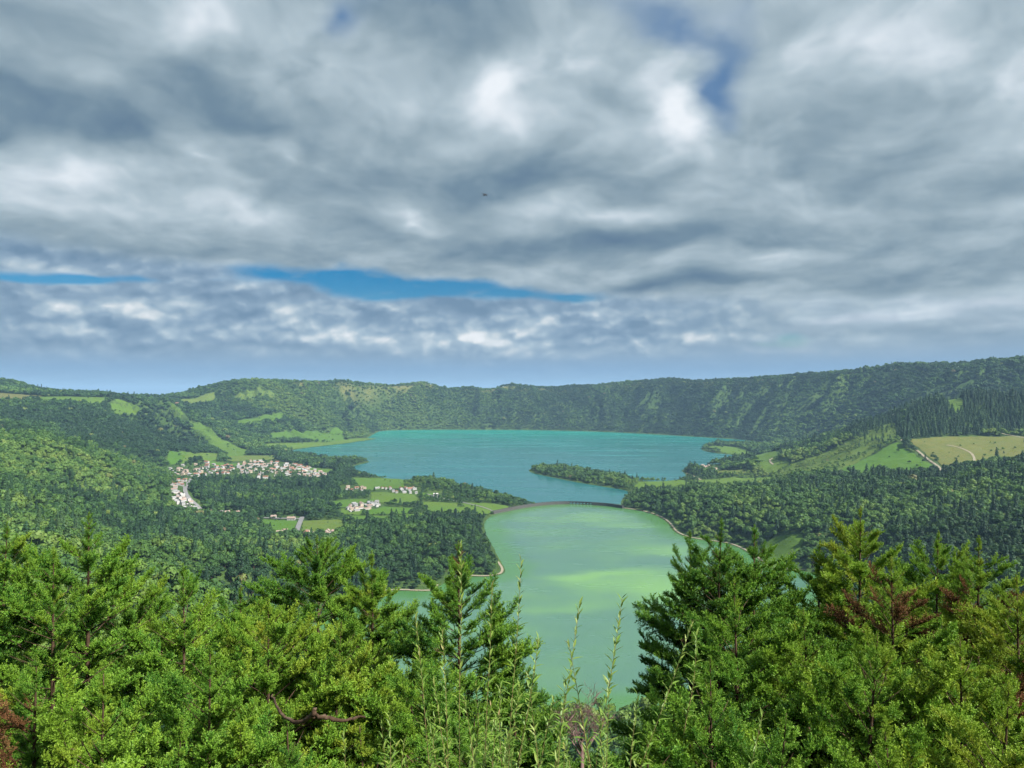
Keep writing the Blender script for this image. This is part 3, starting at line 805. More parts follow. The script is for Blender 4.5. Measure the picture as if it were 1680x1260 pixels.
def scatter(name, P, rot, scl, tint, templates, parent=None, mats=()):
    n = len(P)
    me = bpy.data.meshes.new(name)
    me.vertices.add(n); me.vertices.foreach_set('co', np.asarray(P, np.float32).ravel())
    for k, t, val in (('rot', 'FLOAT_VECTOR', rot), ('scl', 'FLOAT_VECTOR', scl)):
        a = me.attributes.new(k, t, 'POINT'); a.data.foreach_set('vector', np.asarray(val, np.float32).ravel())
    a = me.attributes.new('tint', 'FLOAT', 'POINT'); a.data.foreach_set('value', np.asarray(tint, np.float32))
    a = me.attributes.new('pick', 'INT', 'POINT'); a.data.foreach_set('value', rng.integers(0, len(templates), n).astype(np.int32))
    me.update()
    o = obj(name, me, parent)
    key = tuple(t.name for t in templates)
    if key not in _groups: _groups[key] = scatter_group(templates)
    md = o.modifiers.new('scatter', 'NODES'); md.node_group = _groups[key]
    return o

# ------------------------------------------------------------------ where trees grow
HOUSE_ZONES = []       # built-up ground, filled in pixel outlines so that trees keep out of it
for poly in [
    [(258, 768), (320, 762), (345, 758), (435, 753), (498, 762), (532, 776), (548, 783), (535, 788), (462, 788), (387, 785), (325, 789), (275, 781)],
    [(276, 786), (318, 786), (312, 806), (340, 842), (300, 838), (278, 826)],
    [(446, 868), (560, 868), (562, 882), (446, 884)], [(560, 826), (630, 822), (632, 836), (560, 842)], [(560, 796), (612, 797), (612, 810), (556, 808)], [(612, 798), (692, 800), (688, 812), (612, 808)],
    [(464, 846), (494, 844), (492, 860), (462, 860)], [(366, 838), (398, 838), (398, 849), (364, 849)], [(1145, 762), (1185, 762), (1185, 774), (1145, 774)], [(702, 806), (726, 806), (726, 816), (702, 816)]]:
    HOUSE_ZONES.append([q[:2] for q in hits(poly)])
def sample(x0, x1, y0, y1, s):
    gx, gy_ = np.arange(x0, x1, s), np.arange(y0, y1, s)
    X, Y = np.meshgrid(gx, gy_)
    X = X + (np.arange(len(gy_)) % 2)[:, None] * s * 0.5 + rng.uniform(-.42, .42, X.shape) * s
    Y = Y + rng.uniform(-.42, .42, X.shape) * s
    return X.ravel(), Y.ravel()
bands = [(330, 900, 9.8), (900, 1500, 10.0), (1500, 2300, 10.4), (2300, 3400, 11.0), (3400, 4600, 12.5), (4600, 6050, 14.0)]
cx, cy_, cs = [], [], []
for y0, y1, s in bands:
    x, y = sample(-0.75 * y1 - 60, 0.75 * y1 + 60, y0, y1, s)
    k = (np.abs(x) < 0.72 * y + 60) & (np.abs(x) < 3450)
    cx.append(x[k]); cy_.append(y[k]); cs.append(np.full(k.sum(), s))
cx, cy_, cs = map(np.concatenate, (cx, cy_, cs))
csd = bilin(GX, GY, SD, cx, cy_)
ok = csd > 7
hedge = rng.uniform(size=len(cx)) < 0.035 * (vnoise(cx / 90, cy_ / 90, 8) > -0.1)      # a few trees stand in the fields
hedge |= in_poly(cx, cy_, SCRUB) & (rng.uniform(size=len(cx)) < 0.16 + 0.5 * (vnoise(cx / 45, cy_ / 45, 12) > 0.25))
ok &= ~meadow_mask(cx, cy_, 3.0) | hedge
for line, w, _ in ROADS: ok &= line_dist(cx, cy_, line) > w / 2 + 4.5
for line, w in PATHS: ok &= line_dist(cx, cy_, line) > w / 2 + 2.0
garden = rng.uniform(size=len(cx)) < 0.22                    # and in the gardens
for z in HOUSE_ZONES: ok &= ~in_poly(cx, cy_, z) | garden
in_town = np.zeros(len(cx), bool)
for z in HOUSE_ZONES: in_town |= in_poly(cx, cy_, z)
in_town |= meadow_mask(cx, cy_, 3.0)
cx, cy_, cs, csd, in_town = cx[ok], cy_[ok], cs[ok], csd[ok], in_town[ok]
cz = ground(cx, cy_)
bare = bilin(GX, GY, BARE, cx, cy_)
ok = rng.uniform(size=len(cx)) > bare * 0.9
# thin strip of low ground on spits and banks
ok &= ~((csd < 16) & (rng.uniform(size=len(cx)) < 0.35))
# what no nearer ridge hides, with a margin for a step to the side
bins = ((np.arctan2(cx, cy_) + 0.7) / 1.4 * 700).astype(int).clip(0, 699)
ga = (np.arange(700) + .5) / 700 * 1.4 - 0.7
vis = np.ones(len(cx), bool)
gd = np.arange(100, 6300, 20.0)
hor = np.empty((700, len(gd)))
for i, a in enumerate(ga):
    x, y = np.sin(a) * gd, np.cos(a) * gd
    hor[i] = np.maximum.accumulate((ground(x, y) - CAM_Z) / gd)
dist = np.hypot(cx, cy_)
di = np.clip(((dist - 100) / 20).astype(int) - 2, 0, len(gd) - 1)
vis = (cz + 24 - CAM_Z) / dist > hor[bins, di] - 0.004
ok &= vis
cx, cy_, cz, cs, csd, dist, in_town = cx[ok], cy_[ok], cz[ok], cs[ok], csd[ok], dist[ok], in_town[ok]
ppx = 840 + F_PX * cx / cy_; ppy = 638 + F_PX * (CAM_Z - cz) / cy_
def zone(poly): return in_poly(ppx, ppy, poly)
plantation = zone([(1380, 715), (1500, 650), (1700, 645), (1700, 712), (1560, 716), (1480, 722), (1440, 730)])
knoll = zone([(560, 890), (640, 840), (700, 830), (800, 850), (840, 930), (720, 975), (600, 975)])
valley_wood = zone([(315, 790), (545, 790), (560, 850), (500, 850), (330, 838), (305, 806)])
left_wood = zone([(0, 655), (200, 655), (280, 680), (330, 730), (250, 760), (150, 740), (0, 720)])
rfront = zone([(1330, 800), (1700, 760), (1700, 960), (1330, 960)])
far = cy_ > 2500
tint = 0.345 + 0.28 * fbm(cx / 330, cy_ / 330, 3, 41) + 0.20 * fbm(cx / 60, cy_ / 60, 2, 43) + rng.normal(0, 0.09, len(cx))
warm = zone([(0, 735), (150, 742), (300, 845), (520, 880), (480, 930), (250, 960), (0, 900)])
tint = tint + warm * 0.13 - left_wood * 0.26 - ((cy_ > 2600) & (ppx < 620)) * 0.09 - knoll * 0.13 - plantation * 0.24 - rfront * 0.08 - valley_wood * 0.06
tint = tint + zone([(0, 690), (90, 700), (120, 742), (60, 745), (0, 745)]) * 0.30
wall = (cy_ > 4300) & (bilin(GX, GY, RIM_D, cx, cy_) < 620)
wang = np.arctan2(cx - 100, cy_ - 3300) * 2400; wrad = np.hypot(cx - 100, cy_ - 3300)
tint = np.where(wall, 0.25 + 0.05 * smoothstep(1150, 1700, cx) + 0.30 * fbm(wang / 130, wrad / 420, 3, 55) + 0.20 * fbm(cx / 45, cy_ / 45, 2, 57) + rng.normal(0, 0.06, len(cx)) + np.clip((-cx - 150) / 900, -0.14, 0.20), tint)
tint = tint + zone([(1130, 775), (1300, 742), (1470, 698), (1480, 724), (1353, 781), (1250, 787)]) * 0.27
tint = np.clip(np.where(tint > 0.72, 0.72 + (tint - 0.72) * 0.35, tint), 0.02, 0.86)
tint = np.where(rng.uniform(size=len(cx)) < 0.006, 0.97, tint)
pc = 0.02 + 0.16 * (fbm(cx / 200, cy_ / 200, 2, 61) > 0.32) + plantation * 0.9 + knoll * 0.14 + valley_wood * 0.15 + left_wood * 0.2 + rfront * 0.12
pc = np.where(wall, 0.03, pc)
con = rng.uniform(size=len(cx)) < pc
size = cs / 7.4 * rng.uniform(0.60, 1.40, len(cx)) * (1 + 0.25 * fbm(cx / 40, cy_ / 40, 1, 71))
size *= np.where(csd < 25, 0.75, 1.0)
size = np.where(wall, size * 0.80, size)
size = np.where(in_town, size * 0.5, size)
size = np.where(zone([(560, 770), (640, 780), (780, 818), (850, 832), (790, 850), (700, 858), (560, 870), (420, 868), (420, 846), (520, 850), (560, 830)]), size * 0.62, size)
size = np.where(zone([(1030, 785), (1300, 775), (1300, 800), (1030, 812)]), size * 0.62, size)
size = np.where(con & (left_wood | (cy_ > 2800)), size * 0.7, size)
# single trees: those that show largest, above the conifers in front of the look-out
fg_line = np.interp(ppx, [0, 100, 200, 300, 400, 500, 600, 680, 760, 830, 900, 1050, 1100, 1290, 1330, 1400, 1470, 1540, 1680],
                    [870, 900, 930, 960, 985, 930, 920, 1000, 930, 1100, 1100, 1060, 890, 930, 910, 850, 900, 880, 900])
seen = (ppx > 10) & (ppx < 1670) & (ppy < fg_line + 5) & (ppy > 600)
big = size * 11 / dist
single = np.zeros(len(cx), bool)
for sel in (seen & ~con, seen & con):
    k = np.nonzero(sel)[0]; single[k[np.argsort(-big[k])[:300]]] = True
def scatter_trees(name, sel, templates, label, cat):
    k = np.nonzero(sel & ~single)[0]
    s = size[k]
    o = scatter(name, np.stack((cx[k], cy_[k], cz[k] - 0.4), 1), np.stack((rng.normal(0, .05, len(k)), rng.normal(0, .05, len(k)), rng.uniform(0, 6.28, len(k))), 1),
                np.stack((s * rng.uniform(.9, 1.15, len(k)), s * rng.uniform(.9, 1.15, len(k)), s * rng.uniform(.8, 1.2, len(k))), 1), tint[k], templates)
    return tag(o, label, cat, kind='stuff')
scatter_trees('broadleaf_forest', ~con & ~far, T_BROAD, 'mixed green broadleaf forest covering the slopes around the lakes', 'forest')
scatter_trees('conifer_forest', con & ~far, T_CONIF, 'dark conifers standing among the broadleaf forest around the lakes', 'forest')
scatter_trees('far_broadleaf_forest', ~con & far, T_BROAD_FAR, 'scrub and forest on the far caldera wall beyond the blue lake', 'forest')
scatter_trees('far_conifer_forest', con & far, T_CONIF_FAR, 'distant dark conifer woods on the far slopes', 'forest')
one_broad = [(mesh('crown', *broad_crown(s, 620, 0.6), [m_broad]), tree_trunk(11.0, 4.6, s)) for s in (21, 22, 23)]
one_conif = [(mesh('crown', *conifer_crown(s, 620, 0.62), [m_conif]), tree_trunk(15.0, 0.6, s)) for s in (24, 25)]
def tree_label(px, py, c, t, s):
    """what tells one mid-distance tree from the next: tone, size, and the place it stands"""
    if c: tone = 'blackish' if t < .25 else 'dark green' if t < .45 else 'lighter green'
    else: tone = 'deep green' if t < .33 else 'mid green' if t < .48 else 'light green' if t < .62 else 'yellow-green' if t < .85 else 'straw-coloured'
    big_ = 'small' if s < 1.1 else 'mid-sized' if s < 1.5 else 'large'
    kind_ = 'conifer' if c else 'broadleaf tree'
    if px < 130: where = 'on the slope at the left edge'
    elif px < 260: where = 'on the slope above the bare-trunked cedar'
    elif px < 420: where = 'on the slope below the bend of the street'
    elif px < 560: where = 'on the slope below the straight road'
    elif px < 690: where = 'on the landward side of the wooded knoll'
    elif px < 860: where = 'on the lakeward side of the wooded knoll'
    elif px < 1180: where = 'on the bank right of the bridge'
    elif px < 1325: where = 'beside the small meadow on the right shore'
    elif px < 1500: where = 'on the right slope behind the pointed cedar'
    else: where = 'on the slope at the right edge'
    row = ', high up' if py < 800 else ', halfway' if py < 880 else ', low down'
    lb = f'{big_} {tone} {kind_} {where}{row}'
    return lb, lb
for k in np.nonzero(single)[0]:
    c = bool(con[k]); cr, tr = (one_conif if c else one_broad)[int(rng.integers(0, 2 if c else 3))]
    o = empty('conifer_tree' if c else 'broadleaf_tree', (cx[k], cy_[k], cz[k] - 0.3), rng.uniform(0, 6.28))
    s = size[k]; o.scale = (s, s, s * rng.uniform(.85, 1.2))
    lb, gp = tree_label(ppx[k], ppy[k], c, tint[k], size[k])
    tag(o, lb, 'tree', gp)
    q = obj('crown', cr, o); q['tint'] = float(tint[k])
    obj('trunk', tr, o)
print('TREES', len(cx), 'single', single.sum())
# ------------------------------------------------------------------ cedars below the look-out
m_cedar = leaf_mat('cedar_foliage', [(0.0, (0.022, 0.092, 0.020)), (0.28, (0.055, 0.178, 0.024)), (0.5, (0.118, 0.275, 0.028)), (0.75, (0.205, 0.345, 0.030)), (1.0, (0.30, 0.35, 0.035))], 0.28, 0.24, 0.5, (0.31, 0.49, 0.06))
m_dead = leaf_mat('dead_foliage', [(0.0, (0.09, 0.038, 0.018)), (0.5, (0.15, 0.065, 0.028)), (1.0, (0.21, 0.11, 0.045))], 0.1, 0.5, 0.8)
def bough(seed, dense=1.0):
    """a spray-bearing bough about one metre long, growing along +X"""
    r = np.random.default_rng(seed)
    V, T, W = [], [], Parts()
    axis = lambda s: np.array((s, 0.05 * math.sin(s * 4 + seed), -0.10 * s + 0.28 * s * s))
    W.add(tube([axis(s) for s in (0, .35, .7, 1.0)], [.016, .011, .007, .003], 3))
    twigs = []
    nt = int(30 * dense)
    for i in range(nt):
        s = 0.12 + 0.88 * (i + r.uniform(0, .8)) / nt
        side = 1 if i % 2 else -1
        ln = (0.40 * (1 - s * 0.62) + 0.06) * r.uniform(.7, 1.2)
        an = R(r.uniform(25, 75)) * side; up = r.uniform(-0.05, 1.15)
        d = np.array((math.cos(an), math.sin(an), up)); d /= np.linalg.norm(d)
        twigs.append((axis(s), d, ln))
    twigs.append((axis(.92), np.array((.88, 0, .48)), .2))
    for p0, d, ln in twigs:
        m = max(6, int(ln / 0.0105))
        for k in range(m):
            t = (k + 0.5) / m
            p = p0 + d * ln * t + np.array((0, 0, 0.12 * ln * t * t))
            q = r.normal(size=3); q -= d * q.dot(d); q /= np.linalg.norm(q) + 1e-9
            dd = d * 0.62 + q * 0.78 + np.array((0, 0, 0.30)); dd /= np.linalg.norm(dd)
            L_ = r.uniform(.055, .09) * (1.0 - 0.30 * t); w_ = L_ * r.uniform(.20, .28)
            sd_ = np.cross(dd, r.normal(size=3)); sd_ /= np.linalg.norm(sd_) + 1e-9
            V += [p, p + dd * L_ * .55 + sd_ * w_, p + dd * L_, p + dd * L_ * .55 - sd_ * w_]
            tp = 0.05 + 0.70 * t
            T += [tp * .4, tp * .8, tp + .3, tp * .8]
    n = len(V) // 4
    v = np.concatenate((np.array(V), np.array(W.v)))
    f = [tuple(range(4 * i, 4 * i + 4)) for i in range(n)] + [tuple(i + 4 * n for i in q) for q in W.f]
    me = mesh('bough_shape', v, f, [m_cedar, m_bark], False, {'tip': ('POINT', T + [0] * len(W.v))})
    mi = np.zeros(len(me.polygons), np.int32); mi[n:] = 1
    me.polygons.foreach_set('material_index', mi)
    return me
T_BOUGH = [bpy.data.objects.new('bough_shape', bough(s)) for s in (1, 2, 3, 4, 5)]
dead_meshes = []
for s in (6, 7):
    me = bough(s, .7); me.materials[0] = m_dead; dead_meshes.append(me)
T_DEAD = [bpy.data.objects.new('dead_bough_shape', m) for m in dead_meshes]

def cedar(px, py, Y, rad, tint, label, slim=1.0, density=1.0, bare=None, dead=None, crown_len=12.0, group='cedars in front of the look-out'):
    """apex seen at (px, py), at the distance Y; the trunk goes down to the slope below"""
    r = np.random.default_rng(int(px * 7 + py))
    top = at(px, py, Y); gz = float(ground(top[0], Y)); h = top[2] - gz
    o = empty('cedar_tree', (top[0], Y, gz))
    tag(o, label, 'tree', group)
    D = min(h * 0.86, crown_len)
    lean = np.array((r.normal(0, .25), r.normal(0, .25)))
    trunk_at = lambda d: np.array((lean[0] * d / h * (1 + .4 * math.sin(d * .9)), lean[1] * d / h, h - d))
    W = Parts()
    ds = [0.0, .25, .6, 1.2, 2.2, 3.5, 5, 7, 9.5, 13, 18, 26, 40]
    ds = [d for d in ds if d < h] + [h + 1.0]
    W.add(tube([trunk_at(d) for d in ds], [.006 + .0135 * d ** .93 for d in ds], 8))
    P, Q, S, TN = [], [], [], []
    DP, DQ, DS = [], [], []
    d, ga_ = 0.10, r.uniform(0, 6.28)
    k_r = rad / 3.2
    ph = r.uniform(0, 6.28, 3)
    while d < D:
        rr_ = k_r * 3.3 * (1 - math.exp(-(d / 4.2) ** 1.05)) * slim + 0.08
        ga_ += 2.39996 + r.normal(0, .25)
        a = ga_
        lump = 1 + .20 * math.sin(2 * a + d * .8 + ph[0]) + .15 * math.sin(3 * a - d * 1.7 + ph[1]) + .12 * math.sin(5 * a + d * 2.6 + ph[2])
        ln = rr_ * lump * r.uniform(.72, 1.15)
        rise = 1.15 * math.exp(-d / 2.6) + 0.22 - 0.02 * d
        base = trunk_at(min(d + ln * max(rise, 0) * .9, h))
        out_ = np.array((math.cos(a), math.sin(a), 0))
        bend = lambda t: base + out_ * ln * t + np.array((0, 0, ln * (rise * t - .16 * t + .20 * t * t)))
        is_bare = bare is not None and bare[0] < d < bare[1] and r.uniform() < .75
        if ln > .35: W.add(tube([bend(0), bend(.5), bend(.92)], [.008 + .007 * ln, .006 + .004 * ln, .003], 4))
        is_dead = dead is not None and dead[0] < d < dead[1] and math.cos(a - dead[2]) > dead[3]
        nb = 1 if ln < .5 else int(2.5 + ln * 2.4 * density)
        if is_bare: nb = min(nb, 1)
        if d < 7 and ln > .4 and not is_bare and r.uniform() < .65:      # short shoots close to the stem
            P.append(bend(.04)); Q.append((r.normal(0, .4), -r.uniform(.1, .8), a + r.normal(0, .5))); S.append(min(.55, .2 + .25 * ln)); TN.append(np.clip(tint - .08 + r.normal(0, .08), .02, .98))
        for j in range(nb):
            t = .45 + .55 * ((j + r.uniform(.2, .9)) / nb) ** .75 if nb > 1 else .1
            p = bend(t)
            ya = a + r.normal(0, .30) + (0.6 if j % 2 else -0.6) * (1.15 - t) * 1.3
            pitch = -(math.atan(rise * .9) * (.7 if d < 2 else .5) + r.normal(.10, .20))
            s = min(1.0, .17 + .52 * ln) * r.uniform(.72, 1.1)
            rot = (r.normal(0, .35), pitch, ya)
            # where the wood is, the foliage hangs from the outer half of the limb
            if is_dead: DP.append(p - np.array((math.cos(ya), math.sin(ya), 0)) * .25 * s); DQ.append(rot); DS.append(s)
            else:
                P.append(p - np.array((math.cos(ya), math.sin(ya), 0)) * .25 * s); Q.append(rot); S.append(s)
                TN.append(np.clip(tint + r.normal(0, .09) + .10 * math.sin(a * 1.0 + d + ph[0]), .02, .98))
        # limbs get rarer lower down, as their length grows
        d += (.060 + .024 * d ** .5) / density * (1.0 if d < 8 else 1.6)
    for i in range(3):
        P.append(trunk_at(.20 + .1 * i)); Q.append((i * 2.1, -1.35, ga_ + i)); S.append(.22); TN.append(min(.95, tint + .12))
    obj('trunk', W.mesh('trunk', m_bark, True), o)
    S_ = np.array(S)
    c_ = scatter('crown', np.array(P), np.array(Q), np.stack((S_, S_, S_), 1), np.array(TN), T_BOUGH, o)
    c_['kind'] = 'stuff'
    if DP:
        S_ = np.array(DS)
        c_ = scatter('dead_branch', np.array(DP), np.array(DQ), np.stack((S_, S_, S_), 1), rng.uniform(0, 1, len(DP)), T_DEAD, o)
        c_['kind'] = 'stuff'; c_['label'] = 'rusty brown dried-out branches'
    return o
nb = 0
CEDARS = {}
for row in [
    # px, py, Y, radius, tint, label, extras
    (1318, 1000, 17.5, 2.9, .50, 'broad green cedar left of the brown dead branches, lower right', {}),
    (12, 858, 25, 3.0, .42, 'cedar cut off by the left edge of the picture, pale leading shoot', {}),
    (146, 842, 23, 3.0, .46, 'tall slim cedar with a bare stretch of pale trunk, far left', dict(bare=(2.6, 5.2), density=.85)),
    (88, 900, 20, 2.5, .48, 'thin cedar with open crown just left of the tall bare-trunked one', dict(density=.8, bare=(2.2, 4.2))),
    (214, 922, 26, 2.9, .40, 'rounded cedar right of the tall bare-trunked one', dict(slim=1.1)),
    (300, 926, 23, 3.1, .52, 'yellow-green cedar with a thin reddish leader, left third', dict(bare=(1.0, 2.0), density=.9)),
    (395, 962, 30, 3.2, .50, 'low cedar showing behind the others between two taller crowns, left third', {}),
    (520, 878, 38, 4.0, .40, 'broad dense dark cedar standing farther down the slope, left of centre', dict(slim=1.15)),
    (440, 985, 19, 3.2, .66, 'bushy yellow-green cedar with fine pale sprays, left of centre', dict(slim=1.25)),
    (610, 905, 27, 2.7, .56, 'slender bright green cedar with pointed top left of the lake view', {}),
    (752, 888, 24, 2.7, .38, 'dark cedar with a brownish tip standing before the lake, centre', dict(slim=1.0, dead=(0.1, 0.9, 3.0, -.2))),
    (690, 1085, 18, 2.9, .46, 'low round cedar under the willow shoots, centre', dict(slim=1.2)),
    (842, 1040, 25, 2.3, .34, 'small dark cedar at the edge of the green water', dict(slim=1.1)),
    (560, 1020, 20, 3.0, .60, 'pale green cedar leaning toward the centre, below the slender bright one', dict(slim=1.2)),
    (60, 1075, 13.5, 2.2, .50, 'near cedar at the left edge with rusty dried branches', dict(dead=(.6, 3.2, 4.3, .3))),
    (170, 1105, 12.5, 2.4, .62, 'near bright cedar with tufted yellow-green sprays, bottom left', dict(slim=1.2)),
    (345, 1062, 15, 2.8, .46, 'large leafy green cedar filling the lower left third', dict(slim=1.25)),
    (470, 1160, 12.5, 2.0, .42, 'low shaded cedar at the bottom, left of the crooked bare limb', {}),
    (590, 1190, 11.5, 1.9, .70, 'near pale cedar at the bottom, right of the crooked bare limb', dict(slim=1.2)),
    (300, 1180, 11.0, 2.0, .52, 'near green cedar at the bottom edge, left third', dict(slim=1.2)),
    (780, 1150, 15, 2.3, .44, 'low green cedar behind the willow leaves, bottom centre', dict(slim=1.2)),
    (1132, 872, 27, 2.4, .30, 'dark open-topped cedar at the right of the lake, left one of three tops', dict(density=.85)),
    (1184, 852, 26, 2.7, .30, 'tallest dark cedar right of the lake, middle one of three tops', dict(density=.9)),
    (1238, 862, 27, 2.6, .32, 'dark feathery cedar right of the lake, right one of three tops', {}),
    (1204, 950, 18, 2.6, .50, 'lighter green cedar with a thin visible stem before the three dark tops', dict(bare=(2.4, 4.2), density=.9)),
    (1108, 1085, 19, 2.2, .32, 'dark green cedar leaning over the water right of the dead shrub', dict(slim=1.2)),
    (1346, 888, 30, 2.6, .42, 'slim green cedar behind the bright pointed one, right', {}),
    (1412, 832, 28, 3.0, .66, 'bright yellow-green pointed cedar, tallest on the right', {}),
    (1462, 915, 24, 2.7, .60, 'yellow-green cedar carrying the large dried rust-brown branch', dict(dead=(.5, 2.3, 4.2, -.25))),
    (1540, 872, 31, 3.1, .50, 'symmetrical green cedar with visible stem, right', dict(density=.95)),
    (1606, 880, 27, 2.6, .56, 'open cedar with brown dried foliage on its flank, far right', dict(dead=(1.8, 4.8, 4.3, -.15), density=.9)),
    (1668, 945, 24, 2.9, .74, 'yellowish cedar cut off by the right edge', dict(dead=(2.6, 4.0, 4.2, .6))),
    (1440, 1040, 15, 2.8, .52, 'broad near cedar overhanging the dark hollow, lower right', dict(slim=1.2)),
    (1575, 1045, 15, 2.9, .66, 'big yellow-green near cedar with tufted boughs, lower right', dict(slim=1.2)),
    (1655, 1120, 12, 2.3, .72, 'bright tufted cedar in the bottom right corner', dict(slim=1.2)),
    (1165, 1080, 13.5, 2.4, .44, 'near green cedar with drooping boughs left of the dark hollow', dict(slim=1.15)),
    (1290, 1170, 11.5, 2.0, .46, 'low green cedar at the bottom edge, right of centre', dict(slim=1.2)),
    (1450, 1180, 11.5, 2.2, .56, 'low bright cedar at the bottom edge below the dark hollow', dict(slim=1.2)),
    (1060, 1190, 12.0, 1.7, .48, 'small green cedar at the bottom edge beside the dead shrub', dict(slim=1.2)),
]:
    row = list(row)
    row[4] = min(.85, row[4] + (.12 if row[0] > 1290 else .05 if row[0] < 700 else .02))
    CEDARS[tuple(row[:2])] = cedar(*row[:6], **row[6])
# ------------------------------------------------------------------ houses
def flat_mat(name, c0, c1, scale=0.8, rough=0.85):
    m = new_mat(name)
    n = noise(position(), scale, 4.0, 0.6)
    oi = NT.nodes.new('ShaderNodeObjectInfo')
    out(principled(mixc(smooth(n * 0.6 + E(oi.outputs['Random']) * 0.4, 0.3, 0.7), c0, c1), rough, 0.2))
    return m
m_white = flat_mat('white_render', (0.32, 0.32, 0.32), (0.50, 0.49, 0.48))
m_cream = flat_mat('cream_render', (0.42, 0.35, 0.26), (0.54, 0.47, 0.37))
m_red = flat_mat('red_roof_tiles', (0.20, 0.09, 0.06), (0.31, 0.16, 0.115))
m_pink = flat_mat('weathered_pink_tiles', (0.24, 0.17, 0.14), (0.36, 0.28, 0.245))
m_grey = flat_mat('grey_roof', (0.20, 0.20, 0.21), (0.38, 0.38, 0.38))
m_dark = flat_mat('dark_glass', (0.03, 0.035, 0.04), (0.06, 0.065, 0.07), rough=0.3)
m_stone = flat_mat('grey_stone', (0.045, 0.045, 0.043), (0.105, 0.102, 0.095), 0.5)
def box(x0, x1, y0, y1, z0, z1):
    v = [(x, y, z) for z in (z0, z1) for y in (y0, y1) for x in (x0, x1)]
    return v, [(0, 2, 3, 1), (4, 5, 7, 6), (0, 1, 5, 4), (2, 6, 7, 3), (0, 4, 6, 2), (1, 3, 7, 5)]
def house_meshes(w, d, h, rise, over=0.45):
    """gable house: walls with pointed ends, a thick pitched roof, chimney, door, windows"""
    x, y = w / 2, d / 2
    wall = ([(-x, -y, -1.5), (x, -y, -1.5), (x, y, -1.5), (-x, y, -1.5), (-x, -y, h), (x, -y, h), (x, y, h), (-x, y, h), (-x, 0, h + rise), (x, 0, h + rise)],
            [(0, 1, 5, 4), (2, 3, 7, 6), (1, 2, 6, 9, 5), (3, 0, 4, 8, 7), (0, 3, 2, 1)])
    s = rise / y; e = over; t = .28; u = .04
    X = x + e; Y = y + e; zb = h - s * e + u
    prof = [(-Y, zb), (0, h + rise + u), (Y, zb), (Y, zb + t), (0, h + rise + t + u), (-Y, zb + t)]
    roof = ([(sx, py_, pz) for sx in (-X, X) for py_, pz in prof],
            [(0, 1, 7, 6), (1, 2, 8, 7), (2, 3, 9, 8), (3, 4, 10, 9), (4, 5, 11, 10), (5, 0, 6, 11), (5, 4, 1, 0), (4, 3, 2, 1), (6, 7, 10, 11), (7, 8, 9, 10)])
    chim = box(x * .5, x * .5 + .8, -.4, .4, h + rise * .6, h + rise + 1.2)
    door = box(-.5, .5, -y - .08, -y + .02, 0, 2.1)
    wins = [box(cx_ - .55, cx_ + .55, -y - .07, -y + .02, 1.0, 2.2) for cx_ in (-w * .32, w * .32)]
    return dict(wall=wall, roof=roof, chimney=chim, door=door, windows=wins)
def make_house_kind(w, d, h, rise, wm, rm):
    g = house_meshes(w, d, h, rise)
    return [('wall', mesh('wall', *g['wall'], [wm]), None), ('roof', mesh('roof', *g['roof'], [rm]), None), ('chimney', mesh('chimney', *g['chimney'], [wm]), 'roof'),
            ('door', mesh('door', *g['door'], [m_dark]), None)] + [('window', mesh('window', *b, [m_dark]), None) for b in g['windows']]
KIND = {'white_red': [make_house_kind(11, 7.5, 3.4, 2.3, m_white, m_red), make_house_kind(13, 7, 5.4, 2.0, m_white, m_red)],
        'white_grey': [make_house_kind(12, 8, 3.2, 1.6, m_white, m_grey), make_house_kind(10, 7.5, 5.6, 1.8, m_white, m_grey)],
        'white_pink': [make_house_kind(10, 7, 3.3, 2.2, m_white, m_pink), make_house_kind(14, 8, 3.6, 2.2, m_white, m_pink)],
        'cream_pink': [make_house_kind(9, 7.5, 5.2, 2.0, m_cream, m_pink)], 'white_white': [make_house_kind(10, 7, 3.6, 1.2, m_white, m_white)]}
WORDS = {'white_red': 'white house with a red tiled roof', 'white_grey': 'white house with a grey roof', 'white_pink': 'white house with a faded pink roof', 'cream_pink': 'cream house with a faded pink roof', 'white_white': 'white house with a white roof'}
def house(x, y, rz, kind, label, group=None, s=1.0, full=False):
    parts_ = KIND[kind][int(rng.integers(0, len(KIND[kind])))]
    o = empty('house', (x, y, float(ground(x, y)) + .15), rz); s *= .95; o.scale = (s, s, s)
    tag(o, label, 'house', group)
    made = {}
    for n, me, par in parts_:
        if not full and n in ('door', 'window', 'chimney'): continue
        made[n] = obj(n, me, made.get(par, o))
    return o
placed = []
def settle(poly, n, gap, kinds, label, group, angles, s=(0.9, 1.25)):
    w = [q[:2] for q in hits(poly)]
    p = np.array(w); lo, hi = p.min(0), p.max(0)
    k = 0
    for _ in range(n * 40):
        if k >= n: break
        x, y = rng.uniform(lo[0], hi[0]), rng.uniform(lo[1], hi[1])
        if not in_poly(np.array([x]), np.array([y]), w)[0]: continue
        if any((x - a) ** 2 + (y - b) ** 2 < gap * gap for a, b in placed[-400:]): continue
        if any(line_dist(np.array([x]), np.array([y]), l)[0] < wd / 2 + 5 for l, wd, _ in ROADS): continue
        kd = kinds[int(rng.integers(0, len(kinds)))]
        house(x, y, R(angles[int(rng.integers(0, len(angles)))]) + rng.normal(0, .08), kd, WORDS[kd] + ' ' + label, WORDS[kd].replace('house', 'houses', 1) + ' ' + group, rng.uniform(*s))
        placed.append((x, y)); k += 1
    return k
mixk = ['white_red', 'white_red', 'white_grey', 'white_pink', 'white_pink', 'white_white', 'white_grey', 'cream_pink']
hn = 0
hn += settle([(385, 760), (436, 755), (498, 764), (528, 776), (500, 786), (462, 787), (390, 784)], 120, 14.5, mixk, 'in the dense village near the blue lake', 'in the dense village', (20, 110, 25), (1.0, 1.35))
